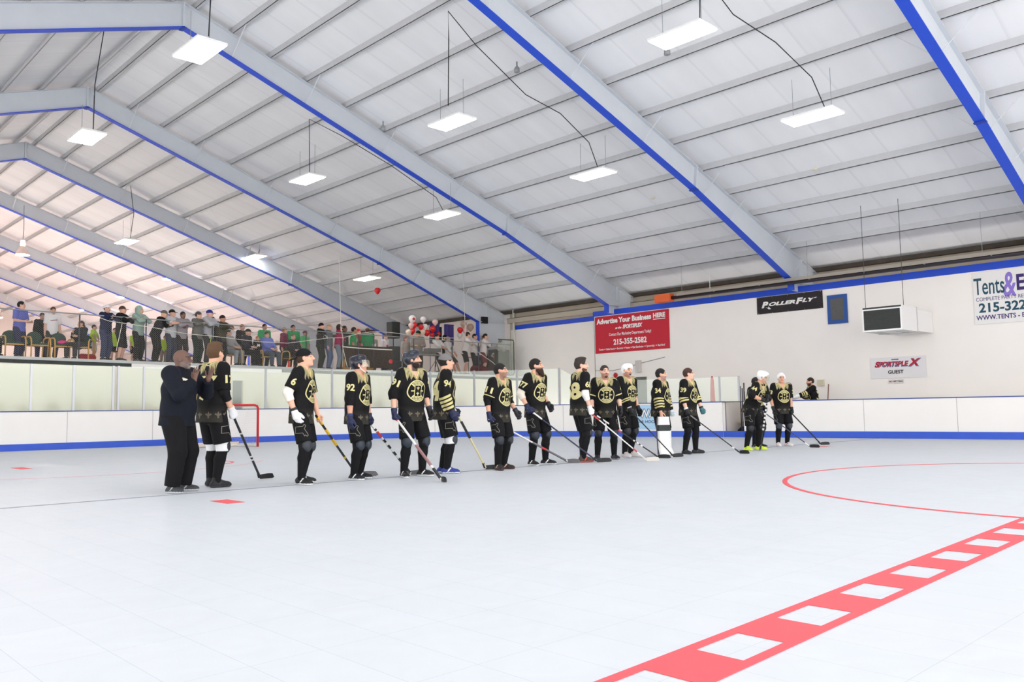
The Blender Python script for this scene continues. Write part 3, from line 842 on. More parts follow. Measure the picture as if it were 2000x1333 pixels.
def jersey_mat(name, base, gold=(212, 202, 142), yoke=(168, 158, 112)):
    if name in MATS: return MATS[name]
    m = bpy.data.materials.new(name); m.use_nodes = True; nt = m.node_tree; b = nt.nodes['Principled BSDF']
    cur = nt.nodes.new('ShaderNodeRGB'); cur.outputs[0].default_value = lin(base); out = cur.outputs[0]
    tc = nt.nodes.new('ShaderNodeTexCoord')
    for at, c, soft in (('dim', (52, 50, 44), .03), ('yoke', yoke, .003), ('gold', gold, .002)):
        a = nt.nodes.new('ShaderNodeAttribute'); a.attribute_name = at
        r = nt.nodes.new('ShaderNodeMapRange'); r.inputs['From Min'].default_value = -soft; r.inputs['From Max'].default_value = soft
        nt.links.new(a.outputs['Fac'], r.inputs['Value'])
        mx = nt.nodes.new('ShaderNodeMixRGB'); mx.inputs[2].default_value = lin(c)
        if at == 'yoke':
            n = nt.nodes.new('ShaderNodeTexNoise'); n.inputs['Scale'].default_value = 34; n.inputs['Detail'].default_value = 4
            nt.links.new(tc.outputs['Object'], n.inputs['Vector'])
            cr = nt.nodes.new('ShaderNodeMixRGB'); cr.inputs[1].default_value = lin((112, 102, 62)); cr.inputs[2].default_value = lin((206, 196, 150))
            nt.links.new(n.outputs['Fac'], cr.inputs[0]); nt.links.new(cr.outputs[0], mx.inputs[2])
        nt.links.new(r.outputs[0], mx.inputs[0]); nt.links.new(out, mx.inputs[1]); out = mx.outputs[0]
    nt.links.new(out, b.inputs['Base Color']); b.inputs['Roughness'].default_value = .75; b.inputs['Specular IOR Level'].default_value = .2
    n2 = nt.nodes.new('ShaderNodeTexNoise'); n2.inputs['Scale'].default_value = 9; n2.inputs['Detail'].default_value = 3
    nt.links.new(tc.outputs['Object'], n2.inputs['Vector'])
    bp = nt.nodes.new('ShaderNodeBump'); bp.inputs['Strength'].default_value = .5; bp.inputs['Distance'].default_value = .03
    nt.links.new(n2.outputs['Fac'], bp.inputs['Height']); nt.links.new(bp.outputs['Normal'], b.inputs['Normal'])
    MATS[name] = m; return m

# ------------------------------------------------------------------ decals projected on cloth
def subdiv(vs, fs, step):
    bm = bmesh.new(); q = [bm.verts.new((a, b, 0)) for a, b in vs]
    for f in fs:
        try: bm.faces.new([q[i] for i in f])
        except ValueError: pass
    bmesh.ops.triangulate(bm, faces=bm.faces)
    for _ in range(4):
        es = [e for e in bm.edges if e.calc_length() > step]
        if not es: break
        bmesh.ops.subdivide_edges(bm, edges=es, cuts=1)
        bmesh.ops.triangulate(bm, faces=bm.faces)
    bm.verts.index_update()
    r = [(v.co.x, v.co.y) for v in bm.verts], [tuple(v.index for v in f.verts) for f in bm.faces]
    bm.free(); return r
def project(bvh, tm, o, u, v, n, lift=.004, reach=.35, step=.025):
    """flat shape laid on the cloth: u, v span the plane, n points out of the cloth"""
    vs, fs = subdiv(tm[0], tm[1], step); n = nrm(n); out = []; ok = []
    for a, b in vs:
        p = o + u * a + v * b + n * reach
        h = bvh.ray_cast(Vector(p), Vector(-n), reach * 1.6)
        ok.append(h[0] is not None); out.append(np.array(h[0]) + n * lift if h[0] is not None else p)
    return out, [f if np.dot(np.cross(out[f[1]] - out[f[0]], out[f[2]] - out[f[0]]), n) > 0 else f[::-1] for f in fs if all(ok[i] for i in f)]
def ringshape(r0, r1, a0, a1, n=40):
    vs = []; fs = []
    for i in range(n + 1):
        t = math.radians(a0 + (a1 - a0) * i / n); vs += [(r0 * math.cos(t), r0 * math.sin(t)), (r1 * math.cos(t), r1 * math.sin(t))]
        if i: fs.append((2 * i - 2, 2 * i - 1, 2 * i + 1, 2 * i))
    return vs, fs
def join2d(parts):
    vs = []; fs = []
    for a, b in parts:
        k = len(vs); vs += list(a); fs += [tuple(i + k for i in f) for f in b]
    return vs, fs
def rect2(x0, x1, y0, y1): return [(x0, y0), (x1, y0), (x1, y1), (x0, y1)], [(0, 1, 2, 3)]
def seg2(pts, w):
    ps = []
    for a, b in zip(pts[:-1], pts[1:]):
        d = Vector((b[0] - a[0], b[1] - a[1])); l = d.length
        if l < 1e-6: continue
        d /= l; n = Vector((-d.y, d.x)) * w / 2; e = d * w * .3
        ps.append(([(a[0] - n.x - e.x, a[1] - n.y - e.y), (b[0] - n.x + e.x, b[1] - n.y + e.y), (b[0] + n.x + e.x, b[1] + n.y + e.y), (a[0] + n.x - e.x, a[1] + n.y - e.y)], [(0, 1, 2, 3)]))
    return join2d(ps)
def fleur(s=1.0):
    ps = []
    pet = [(0, .5), (.11, .28), (.12, .08), (.05, -.1), (-.05, -.1), (-.12, .08), (-.11, .28)]
    ps.append((pet, [tuple(range(7))]))
    for k in (1, -1):
        side = [(.06 * k, -.1), (.16 * k, .12), (.30 * k, .24), (.44 * k, .16), (.46 * k, .0), (.36 * k, .02), (.30 * k, .09), (.2 * k, -.02), (.12 * k, -.16)]
        for i in range(1, 8): ps.append(([side[0], side[i], side[i + 1]], [(0, 1, 2)]))
    ps.append(rect2(-.2, .2, -.2, -.1)); ps.append(([(-.06, -.2), (.06, -.2), (.14, -.4), (0, -.5), (-.14, -.4)], [(0, 1, 2, 3, 4)]))
    v, f = join2d(ps); return [(a * s, b * s) for a, b in v], f
_crest = {}
def crest_shapes():
    if _crest: return _crest
    g = [ringshape(.116, .128, 0, 360, 60), ringshape(.074, .112, 52, 128, 20), ringshape(.074, .112, 232, 308, 20)]
    for a in (0, 45, 135, 180, 225, 315):
        c, s_ = math.cos(math.radians(a)), math.sin(math.radians(a)); r0 = .052 if a % 90 == 0 else .074
        g.append(seg2([(c * r0, s_ * r0), (c * (.082 if a % 90 == 0 else .117), s_ * (.082 if a % 90 == 0 else .117))], .013))
    ol = [(-.044, -.066), (.038, -.066), (.05, -.05), (.05, -.012), (.042, 0), (.05, .012), (.05, .05), (.038, .066), (-.044, .066), (-.044, -.066)]
    g.append(seg2(ol, .008)); g.append(seg2([(-.044, .066), (-.056, .074)], .012)); g.append(seg2([(-.044, -.066), (-.056, -.074)], .012))
    for dy in (.031, -.031):
        v, f = fleur(.046); g.append(([(a, b + dy) for a, b in v], f))
    _crest['gold'] = join2d(g)
    d = []
    for word, top in (('BOSTON', True), ('SAINTS', False)):
        n = len(word)
        for i, ch in enumerate(word):
            a = 90 + (n - 1) / 2 * 12.4 - i * 12.4 if top else 270 - (n - 1) / 2 * 12.4 + i * 12.4
            v, f = fit_text(ch, -.0075, .0075, -.014, .014, bold=.02)
            if ch == 'I': v = [(x * .45, y) for x, y in v]
            t = math.radians(a - 90 if top else a + 90); R_ = .093
            cx, cy = R_ * math.cos(math.radians(a)), R_ * math.sin(math.radians(a))
            d.append(([(cx + x * math.cos(t) - y * math.sin(t), cy + x * math.sin(t) + y * math.cos(t)) for x, y in v], f))
    _crest['dark'] = join2d(d)
    return _crest
# ------------------------------------------------------------------ clothes
def cloth(name, rgb, rough=.8, noise=.12, bump=.5):
    return mat('cloth_' + name, rgb, rough, noise=noise, nscale=14, bump=bump, bscale=10, spec=.2)
def lerp(a, b, t): return a * (1 - t) + b * t
def shell_bounds(pts, pad): 
    P = np.array(pts); return P.min(0) - pad, P.max(0) + pad

def top_field(r, h, sl, hem=-.14, L=1.0, neck='v', belly=0.0, thick=1.0):
    pts = [r.pel + r.axis * hem, r.neck] + [r.S[s] for s in (1, -1)] + [r.elb[s] for s in (1, -1)] + [lerp(r.elb[s], r.wr[s], max(sl[s] - 1, 0)) for s in (1, -1)]
    pts += [r.pel + V3(.2 * r.wid, .1 + belly, 0), r.pel - V3(.2 * r.wid, .12, 0)]
    lo, hi = shell_bounds(pts, .13); w = r.wid
    f = Field(lo, hi, h); X = r.Rt @ V3(1, 0, 0); F = r.Rt @ V3(0, 1, 0)
    f.cone(r.pel + r.axis * hem, r.pel + r.axis * .12, .150 * w * L, .138 * w * L, 0, V3(1, 0, 0), 1.3, cap=(1, 0))
    f.cone(r.pel + r.axis * .10, r.pel + r.axis * .36, .136 * w * L, .136 * w * L, .04, X, 1.36)
    if belly: f.ell(r.pel + r.axis * .12 + V3(0, .07, 0), (.15 * w, .10 + belly, .17), .06)
    f.cone(r.pel + r.axis * .34, r.sh - r.axis * .04, .136 * w * L, .095 * w, .05, X, 1.5)
    f.cone(r.S[1] + r.axis * .0, r.S[-1], .074 * thick, .074 * thick, .05)
    f.cone(r.sh, r.neck, .085, .066, .04, X, 1.25)
    for s in (1, -1):
        q = sl[s]; e1 = lerp(r.S[s], r.elb[s], min(q, 1.0))
        f.cone(r.S[s], e1, .080 * L * thick * w ** .5, .070 * L * thick, .03, cap=(0, q <= 1))
        if q > 1:
            e2 = lerp(r.elb[s], r.wr[s], q - 1); f.cone(r.elb[s], e2, .070 * L * thick, (.070 - .022 * (q - 1)) * L * thick, .02, cap=(0, 1))
    nk = r.neck; g = None
    def vd(P):
        q = P - (nk - r.axis * .118); x = np.abs(q @ X); z = q @ r.axis; y = (P - nk) @ F
        return np.maximum(x * .88 - z * .46, -y)
    def cyl(P):
        q = P - nk; a = q @ r.axis; rad = np.linalg.norm(q - a[..., None] * r.axis, axis=-1)
        return np.maximum(rad - .064, -a - .02)
    if neck != 'hood':
        f.cone(nk - r.axis * .01, nk + r.axis * .2, .064, .07, .0, op='s')
        if neck == 'v':
            q = f.win(nk - V3(.16, .2, .25), nk + V3(.16, .2, .15)); sl_, A, B, C = q
            G = np.stack(np.broadcast_arrays(A, B, C), -1); f.put(sl_, vd(G).astype(np.float32), 0, 's')
    return f, vd, cyl, X, F

def arm_s(r, P, s):
    """arc length down the sleeve and distance from the arm axis"""
    best = np.full(len(P), 9.0); arc = np.zeros(len(P)); base = 0.0
    for a, b in ((r.S[s], r.elb[s]), (r.elb[s], r.wr[s])):
        d = b - a; L = np.linalg.norm(d); t = np.clip(((P - a) @ d) / (L * L), 0, 1); ds = np.linalg.norm(P - (a + t[:, None] * d), axis=1)
        k = ds < best; best = np.where(k, ds, best); arc = np.where(k, base + t * L, arc); base += L
    return arc, best

def saints_jersey(root, r, h, sl, num='', back='', stripes=((.20, .235), (.255, .29), (.31, .345), (.365, .40)), L=1.11, hem=-.15, belly=0.0, sleevenum=True):
    f, vd, cyl, X, F = top_field(r, h, sl, hem, L, 'v', belly)
    P, Q = f.mesh()
    g = np.minimum(np.maximum(vd(P), -.5), cyl(P)); g = np.where((P - r.neck) @ r.axis < -.15, 9, g)
    gold = np.maximum(.009 - g, np.minimum(g - .018, .025 - g))
    for s in (1, -1):
        arc, ds = arm_s(r, P, s)
        tor = np.abs((P - r.sh) @ X) 
        on = (ds < .115) & (((P - r.sh) @ X) * s > .12) if True else 0
        for a, b in stripes:
            if b < sl[s] * .30 - .02 or sl[s] > 1.5:
                a2, b2 = (a + .12, b + .12) if sl[s] > 1.5 else (a, b)
                gold = np.where(on, np.maximum(gold, np.minimum(arc - a2, b2 - arc)), gold)
    dv = P - r.neck; dn = np.linalg.norm(dv, axis=1); th = np.arctan2(dv @ F, dv @ X)
    ph = th * 6.6 + .5 * np.sin(th * 9); tri = np.abs((ph / np.pi) % 1 - .5) * 2
    R_ = .058 + .105 * np.abs(np.cos(th)) + .085 * tri ** 1.2
    yoke = np.minimum(R_ - dn, (np.abs(np.cos(th)) - .32) * .2); yoke = np.minimum(yoke, (np.abs((ph * 1.0 / np.pi) % 1 - .02) - .07) * .10)
    dim = (.13 - (P - (r.pel + r.axis * hem)) @ r.axis) * .35
    bvh = BVHTree.FromPolygons(P.tolist(), Q.tolist())
    ex = []; cs = crest_shapes(); o = r.pel + r.axis * .265; sc = 1.20
    for k, m_, lf in (('gold', 1, .004), ('dark', 2, .007)):
        v, fc = cs[k]; pv, pf = project(bvh, ([(a * sc, b * sc) for a, b in v], fc), o, -X, r.axis, F, lf); ex.append((pv, pf, m_))
    fl = fleur(.085); zc = r.pel + r.axis * (hem + .095)
    for i in range(10):
        a = math.radians(36 * i + 18); n = X * math.cos(a) * 1.3 + F * math.sin(a); n = nrm(n); u = np.cross(r.axis, n)
        pv, pf = project(bvh, fl, zc, u, r.axis, n, .004, reach=.45); ex.append((pv, pf, 3))
    if num and sleevenum:
        for s in (1, -1):
            d = nrm(r.elb[s] - r.S[s]); n = X * s * .8 + F * .35; n = nrm(n - d * (n @ d)); u = np.cross(-d, n)
            c = lerp(r.S[s], r.elb[s], .50); wd = .030 * len(num)
            pv, pf = project(bvh, fit_text(num, -wd, wd, -.05, .05, bold=.035), c, u, -d, n, .004, reach=.2); ex.append((pv, pf, 1))
    if back:
        wd = .10 * len(back)
        pv, pf = project(bvh, fit_text(back, -wd, wd, -.15, .15, bold=.045), r.pel + r.axis * .27, X, r.axis, -F, .004); ex.append((pv, pf, 1))
    M = [jersey_mat('black_team_jersey', (19, 18, 20)), mat('gold_print', (212, 203, 146), .7), mat('black_print', (16, 15, 17), .8), mat('dim_print', (104, 96, 82), .8)]
    return npmesh('jersey', P, Q, M, root, {'gold': gold, 'yoke': yoke, 'dim': dim}, ex)

def shorts(root, r, h, m, length=.86, L=1.0, name='shorts', waist=.04, print_=True, extra_mat=None):
    lo, hi = shell_bounds([r.pel + V3(.17 * r.wid, .1, .06), r.pel - V3(.17 * r.wid, .1, 0), r.knee[1], r.knee[-1]] + ([r.ank[1], r.ank[-1]] if length > 1 else []), .13)
    f = Field(lo, hi, h); w = r.wid
    f.cone(r.pel + r.axis * waist, r.pel - r.axis * .06, .122 * w, .125 * w, 0, V3(1, 0, 0), 1.35, cap=(1, 0))
    for s in (1, -1):
        e = lerp(r.hip[s], r.knee[s], min(length, 1.0))
        f.cone(r.hip[s], e, .112 * w * L, .104 * L * w ** .5 if length <= 1 else .085 * L * w ** .5, .025, cap=(0, length <= 1))
        if length > 1:
            e2 = lerp(r.knee[s], r.ank[s] - V3(0, 0, .03), length - 1); f.cone(r.knee[s], e2, .085 * L * w ** .5, .072 * L * w ** .5, .03, cap=(0, 1))
    P, Q = f.mesh(); ex = []
    M = [m]
    if print_ and length <= 1:
        M = [m, mat('grey_print', (128, 124, 112), .8)]
        bvh = BVHTree.FromPolygons(P.tolist(), Q.tolist())
        ol = [(-.09, .05), (.02, .06), (.035, .085), (.06, .07), (.05, .045), (.04, .03), (.06, .0), (.085, -.03), (.10, -.06), (.085, -.075), (.06, -.055), (.05, -.07), (.02, -.03), (-.09, -.035), (-.09, .05)]
        for s in (1, -1):
            n = nrm(V3(s, .25, 0)); u = np.cross(V3(0, 0, 1), n)
            sh = seg2([(a * .85, b * .95) for a, b in ol], .006)
            pv, pf = project(bvh, sh, lerp(r.hip[s], r.knee[s], .55), u, V3(0, 0, 1), n, .004, reach=.3); ex.append((pv, pf, 1))
    return npmesh(name, P, Q, M, root, None, ex)

def part_field(pts, pad, h): lo, hi = shell_bounds(pts, pad); return Field(lo, hi, h)

def sock(root, r, s, h, m, up=.95, rad=1.0):
    k = lerp(r.ank[s], r.knee[s], up); f = part_field([k, r.ank[s]], .10, h)
    c = lerp(r.knee[s], r.ank[s], .38) - r.toe[s] * .012
    f.cone(k, c, .066 * rad, .068 * rad, .01, cap=(1, 0)); f.cone(c, r.ank[s] + V3(0, 0, .0), .068 * rad, .050, .02)
    return npmesh('sock', *f.mesh(), m, root)
def knee_pad(root, r, s, h, m, big=1.0):
    K = r.knee[s]; t = r.toe[s]; f = part_field([K], .16, h); R_ = np.stack([np.cross(t, V3(0, 0, 1)), t, V3(0, 0, 1)], 1)
    f.ell(K + t * .040, (.066 * big, .045 * big, .085 * big), .01, R_); f.cone(K + V3(0, 0, .035), K - V3(0, 0, .035), .072, .070, .015, cap=(1, 1))
    return npmesh('knee_pad', *f.mesh(), m, root)
def shoe(root, r, s, h, cols, high=False):
    A = r.ank[s]; t = r.toe[s]; w = np.cross(t, V3(0, 0, 1)); g = V3(A[0], A[1], 0)
    f = part_field([g - t * .1, g + t * .22, A + V3(0, 0, .06)], .07, h)
    f.cone(g - t * .045 + V3(0, 0, .036), g + t * .14 + V3(0, 0, .034), .040, .036, .01, w, 1.15)
    f.cone(g + t * .10 + V3(0, 0, .03), g + t * .165 + V3(0, 0, .028), .034, .026, .015, w, 1.35)
    f.cone(g - t * .02 + V3(0, 0, .05), A + t * .0 + V3(0, 0, .035 if high else .0), .042, .046, .02, cap=(0, 1))
    f.cone(g + t * .02 + V3(0, 0, .085), g + t * .12 + V3(0, 0, .045), .030, .020, .02, w, 1.2)
    f.half((0, 0, .003), (0, 0, -1)); P, Q = f.mesh(); fc = P[Q].mean(1)
    mi = np.where(fc[:, 2] < .024, 1, 0); q = (fc - g) @ t
    mi = np.where((fc[:, 2] > .035) & (np.abs(q - .03 - (fc[:, 2] - .05) * .8) < .010) & (np.abs((fc - g) @ w) > .025), 2, mi)
    return npmesh('shoe', P, Q, [mat('shoe_%d_%d_%d' % c, c, .6) for c in cols], root, mi=mi.tolist())
def glove(root, r, s, h, n, curl, rgb, cuff=None, big=1.0, name='glove'):
    W0 = r.wr[s]; d = r.hd[s]; f = part_field([W0 - d * .07, W0 + d * .2], .09, h * .75)
    add_hand(f, r, s, n, curl, 1.15, .0075 * big)
    f.cone(W0 - d * .055, W0 + d * .02, .046 * big, .038, .012, cap=(1, 0))
    P, Q = f.mesh(); fc = P[Q].mean(1); mi = np.where((fc - W0) @ d < -.02, 1, 0)
    c2 = cuff or rgb
    return npmesh(name, P, Q, [mat('glove_%d_%d_%d' % rgb, rgb, .6), mat('glove_%d_%d_%d' % c2, c2, .6)], root, mi=mi.tolist())
def elbow_pad(root, r, s, h, rgb, a=.68, b=1.42):
    p0 = lerp(r.S[s], r.elb[s], a); p1 = lerp(r.elb[s], r.wr[s], b - 1); f = part_field([p0, p1, r.elb[s]], .09, h)
    f.cone(p0, r.elb[s], .064, .062, 0, cap=(1, 0)); f.cone(r.elb[s], p1, .060, .052, .02, cap=(0, 1))
    return npmesh('elbow_pad', *f.mesh(), cloth('pad_%d_%d_%d' % rgb, rgb), root)

def hair(root, r, h, style, rgb, name='hair'):
    f = part_field([r.hc], .19 if style != 'long' else .34, h * .5); R_ = r.R; H = r.H
    t = {'short': .010, 'quiff': .012, 'fade': .008, 'buzz': .005, 'long': .014, 'pony': .010}.get(style, .01)
    f.ell(H(0, -.014, .020), (.077 + t, .097 + t, .099 + t), 0, R_)
    if style == 'quiff': f.ell(H(0, .035, .115), (.062, .060, .030), .03, R_); f.ell(H(0, -.03, .10), (.07, .07, .04), .03, R_)
    f.ell(H(0, .118, -.040), (.105, .088, .115), .012, R_, 's')
    for s in (1, -1): f.ell(H(.085 * s, .035, -.045), (.05, .045, .06), .01, R_, 's'); f.ell(H(.082 * s, -.002, -.012), (.022, .026, .036), .006, R_, 's')
    if style == 'fade': f.half(H(0, -.02, .028), R_ @ V3(0, -.35, -1), 's', .01)
    elif style not in ('long',): f.half(H(0, 0, -.055), R_ @ V3(0, .25, -1), 's', .01)
    if style == 'long':
        for s in (1, -1): f.cone(H(.06 * s, -.03, -.02), H(.07 * s, -.035, -.20), .038, .030, .03)
        f.cone(H(0, -.06, 0), H(0, -.075, -.20), .06, .045, .03)
    if style == 'pony': f.cone(H(0, -.10, .02), H(0, -.145, -.03), .025, .032, .02); f.cone(H(0, -.145, -.03), H(0, -.15, -.16), .032, .016, .02)
    return npmesh(name, *f.mesh(), mat('hair_%d_%d_%d' % rgb, rgb, .75, noise=.3, nscale=60, bump=.6, bscale=90), root)
def beard(root, r, h, style, rgb):
    f = part_field([r.hc - r.R @ V3(0, 0, .09)], .16, h * .5); R_ = r.R; H = r.H
    if style == 'goatee':
        f.ell(H(0, .080, -.096), (.030, .024, .026), 0, R_); f.ell(H(0, .094, -.050), (.026, .010, .008), .01, R_)
    else:
        f.ell(H(0, .034, -.066), (.070, .068, .062), 0, R_)
        f.half(H(0, 0, -.036), R_ @ V3(0, .35, 1), 's', .012); f.half(H(0, .005, 0), R_ @ V3(0, -1, .1), 's', .012)
        f.ell(H(0, .105, -.066), (.026, .03, .012), .006, R_, 's')
        f.ell(H(0, .096, -.050), (.030, .010, .008), .008, R_)
        if style == 'long': f.cone(H(0, .070, -.10), H(0, .098, -.165), .052, .030, .02)
    return npmesh('beard', *f.mesh(), mat('hair_%d_%d_%d' % rgb, rgb, .8, noise=.3, nscale=60, bump=.6, bscale=90), root)
def helmet(root, r, h, rgb, strap=None, visor=False):
    f = part_field([r.hc], .2, h * .6); R_ = r.R; H = r.H
    f.ell(H(0, -.010, .022), (.102, .126, .116), 0, R_); f.cone(H(0, -.09, .07), H(0, .06, .085), .050, .050, .03)
    f.half(H(0, .078, .044), R_ @ V3(0, 1.5, -1), 's', .010); f.half(H(0, 0, -.070), R_ @ V3(0, 0, -1), 's', .008)
    f.ell(H(0, .150, -.055), (.092, .125, .092), .008, R_, 's')
    for s in (1, -1): f.ell(H(.095 * s, .012, -.02), (.03, .026, .034), .006, R_, 's'); f.cone(H(.045 * s, -.06, .14), H(.05 * s, .05, .145), .012, .012, .006, op='s')
    for s in (1, -1): f.cone(H(.086 * s, -.02, .10), H(.080 * s, .06, .085), .009, .009, .004, op='s')
    o = npmesh('helmet', *f.mesh(), mat('helmet_%d_%d_%d' % rgb, rgb, .22, spec=.6), root)
    if strap:
        mb = MB()
        for s in (1, -1): mb.tube([H(.088 * s, .005, -.02), H(.080 * s, .03, -.07), H(.045 * s, .075, -.115), H(0, .095, -.125)], .007, 6)
        mb.build('chin_strap', mat('strap_%d_%d_%d' % strap, strap, .5), root, smooth=True)
        mb = MB(); mb.ell(H(0, .094, -.122), (.020, .016, .014), 10, 6); mb.build('chin_cup', M_black, root, smooth=True)
    if visor:
        mb = MB(); n = 12
        vs = []
        for i in range(n + 1):
            a = math.radians(-65 + 130 * i / n)
            for z, k in ((.055, 1.0), (-.045, 1.04)): vs.append(H(.112 * math.sin(a) * k, -.01 + .148 * math.cos(a) * k, z))
        mb.add(vs + [v + r.R @ V3(0, .003, 0) for v in vs], [(2 * i, 2 * i + 1, 2 * i + 3, 2 * i + 2) for i in range(n)] + [(2 * i + 2 * n + 2, 2 * i + 2 * n + 4, 2 * i + 2 * n + 5, 2 * i + 2 * n + 3) for i in range(n)])
        mb.build('visor', M_glass, root, smooth=True)
    return o
def cap(root, r, h, rgb, back=False, brim=True, name='cap', brim_rgb=None, beanie=False):
    f = part_field([r.hc], .24, h * .6); R_ = r.R; H = r.H
    f.ell(H(0, -.012, .028), (.088, .108, .102), 0, R_)
    if not beanie: f.half(H(0, 0, .018), R_ @ V3(0, .12, -1), 's', .006)
    else:
        f.half(H(0, 0, .005), R_ @ V3(0, .25, -1), 's', .006)
    if brim:
        k = -1 if back else 1
        f.ell(H(0, (.118 if k > 0 else -.135), .022 if not back else .008), (.070, .075, .009), .008, R_ @ rotx(-.18 * k))
    return npmesh(name, *f.mesh(), cloth('%s_%d_%d_%d' % (name, *rgb), rgb, bump=.1), root)
def hood_up(root, r, h, m):
    f = part_field([r.hc, r.neck], .22, h); R_ = r.R; H = r.H
    f.ell(H(0, -.03, .01), (.110, .125, .135), 0, R_); f.cone(H(0, -.04, -.09), r.neck - r.axis * .04, .09, .10, .04)
    f.ell(H(0, .10, -.02), (.072, .10, .10), .01, R_, 's')
    return npmesh('hood', *f.mesh(), m, root)
def hood_down(root, r, h, m):
    f = part_field([r.neck], .26, h); X = r.Rt @ V3(1, 0, 0); F = r.Rt @ V3(0, 1, 0); c = r.neck
    f.ell(c - F * .085 - r.axis * .01, (.115, .065, .075), 0)
    for s in (1, -1): f.cone(c + X * .09 * s - F * .04, c + X * .05 * s + F * .07 - r.axis * .045, .038, .026, .03)
    f.cone(r.neck - r.axis * .03, r.H(0, -.02, .0), .058, .07, .01, op='s')
    return npmesh('hood', *f.mesh(), m, root)

GRIP = (1.15, 1.25, .8); EASY = (.35, .4, .3); OPEN = (.06, .08, .06)
def make_body(root, r, h, sk, palms=None, curls=None, bare=(1, 1), spread=0.0, belly=0.0, stub=None, eye=(46, 36, 32)):
    palms = palms or {1: V3(-1, .2, 0), -1: V3(1, .2, 0)}; curls = curls or {1: EASY, -1: EASY}
    f = body_field(r, h, palms, curls, bare, spread, belly); P, Q = f.mesh(); dk, lip, st = head_attr(r, P)
    return npmesh('body', P, Q, skin(sk, stub, eye), root, {'eye': dk, 'lip': lip, 'stub': st})

def player(label, pos, rz, Hh, hands, feet=((.12, .02, 12), (-.12, -.02, 12)), lean=(0, .02), head=(0, 0), num='', back='', sl=(.95, .95), skin_rgb=(222, 172, 148), stub=None,
           hairdo=None, beard_=None, gl=((24, 26, 34), (24, 26, 34)), grips=(GRIP, EASY), palms=None, shoes_=((24, 24, 26), (236, 236, 236), (230, 230, 230)), pads=True, pad_rgb=(48, 52, 60), elbows=(None, None),
           hel=None, cap_=None, h=.009, stripes=((.20, .235), (.255, .29), (.31, .345), (.365, .40)), wid=1.0, poles=None, twist=0, socks=True, liner=(26, 26, 29), handdir=None, belly=0.0, hem=-.15, roll=0, knee=True, legs=True, sleevenum=True, shoe_hi=False):
    s = Hh / 1.78
    root = empty('person', (pos[0], pos[1], pos[2] if len(pos) > 2 else 0), rz); root.scale = (s, s, s)
    tag(root, label, 'person', 'players in black and gold lined up on the floor')
    hands = [V3(*q) / s for q in hands]
    r = Rig(hands, feet, lean, head, twist=twist, wid=wid, poles=poles, handdir=handdir, roll=roll)
    palms = palms or {1: V3(-1, .1, 0), -1: V3(1, .1, 0)}
    curls = {1: grips[0], -1: grips[1]}
    h *= FULL
    make_body(root, r, h, skin_rgb, palms, curls, (gl[0] is None, gl[1] is None), stub=stub)
    saints_jersey(root, r, h, {1: sl[0], -1: sl[1]}, num, back, stripes, hem=hem, belly=belly, sleevenum=sleevenum)
    if legs:
        shorts(root, r, h, cloth('black_shorts', (20, 20, 23)), .91, 1.05)
        for sd in (1, -1):
            if liner:
                f = part_field([r.knee[sd]], .2, h); f.cone(lerp(r.hip[sd], r.knee[sd], .80), lerp(r.knee[sd], r.ank[sd], .16), .083, .072, 0, cap=(1, 1)); npmesh('compression_leg', *f.mesh(), cloth('liner_%d' % liner[0], liner), root)
            if socks: sock(root, r, sd, h, cloth('black_sock', (19, 19, 22)))
            if pads: knee_pad(root, r, sd, h, mat('knee_pad_%d_%d_%d' % pad_rgb, pad_rgb, .5))
            shoe(root, r, sd, h * .8, shoes_, shoe_hi)
    for i, sd in enumerate((1, -1)):
        if gl[i]: 
            c = gl[i] if isinstance(gl[i][0], int) else gl[i][0]; cu = None if isinstance(gl[i][0], int) else gl[i][1]
            glove(root, r, sd, h, palms[sd], curls[sd], c, cu)
        if elbows[i]: elbow_pad(root, r, sd, h, elbows[i])
    if hairdo: hair(root, r, h, *hairdo)
    if beard_: beard(root, r, h, *beard_)
    if hel: helmet(root, r, h, *hel)
    if cap_: cap(root, r, h, **cap_)
    root['_r'] = 0
    del root['_r']
    return root, r, s

def w2(root_pos, rz, s, p):
    c, q = math.cos(rz), math.sin(rz); z0 = root_pos[2] if len(root_pos) > 2 else 0
    return Vector((root_pos[0] + s * (c * p[0] - q * p[1]), root_pos[1] + s * (q * p[0] + c * p[1]), z0 + s * p[2]))

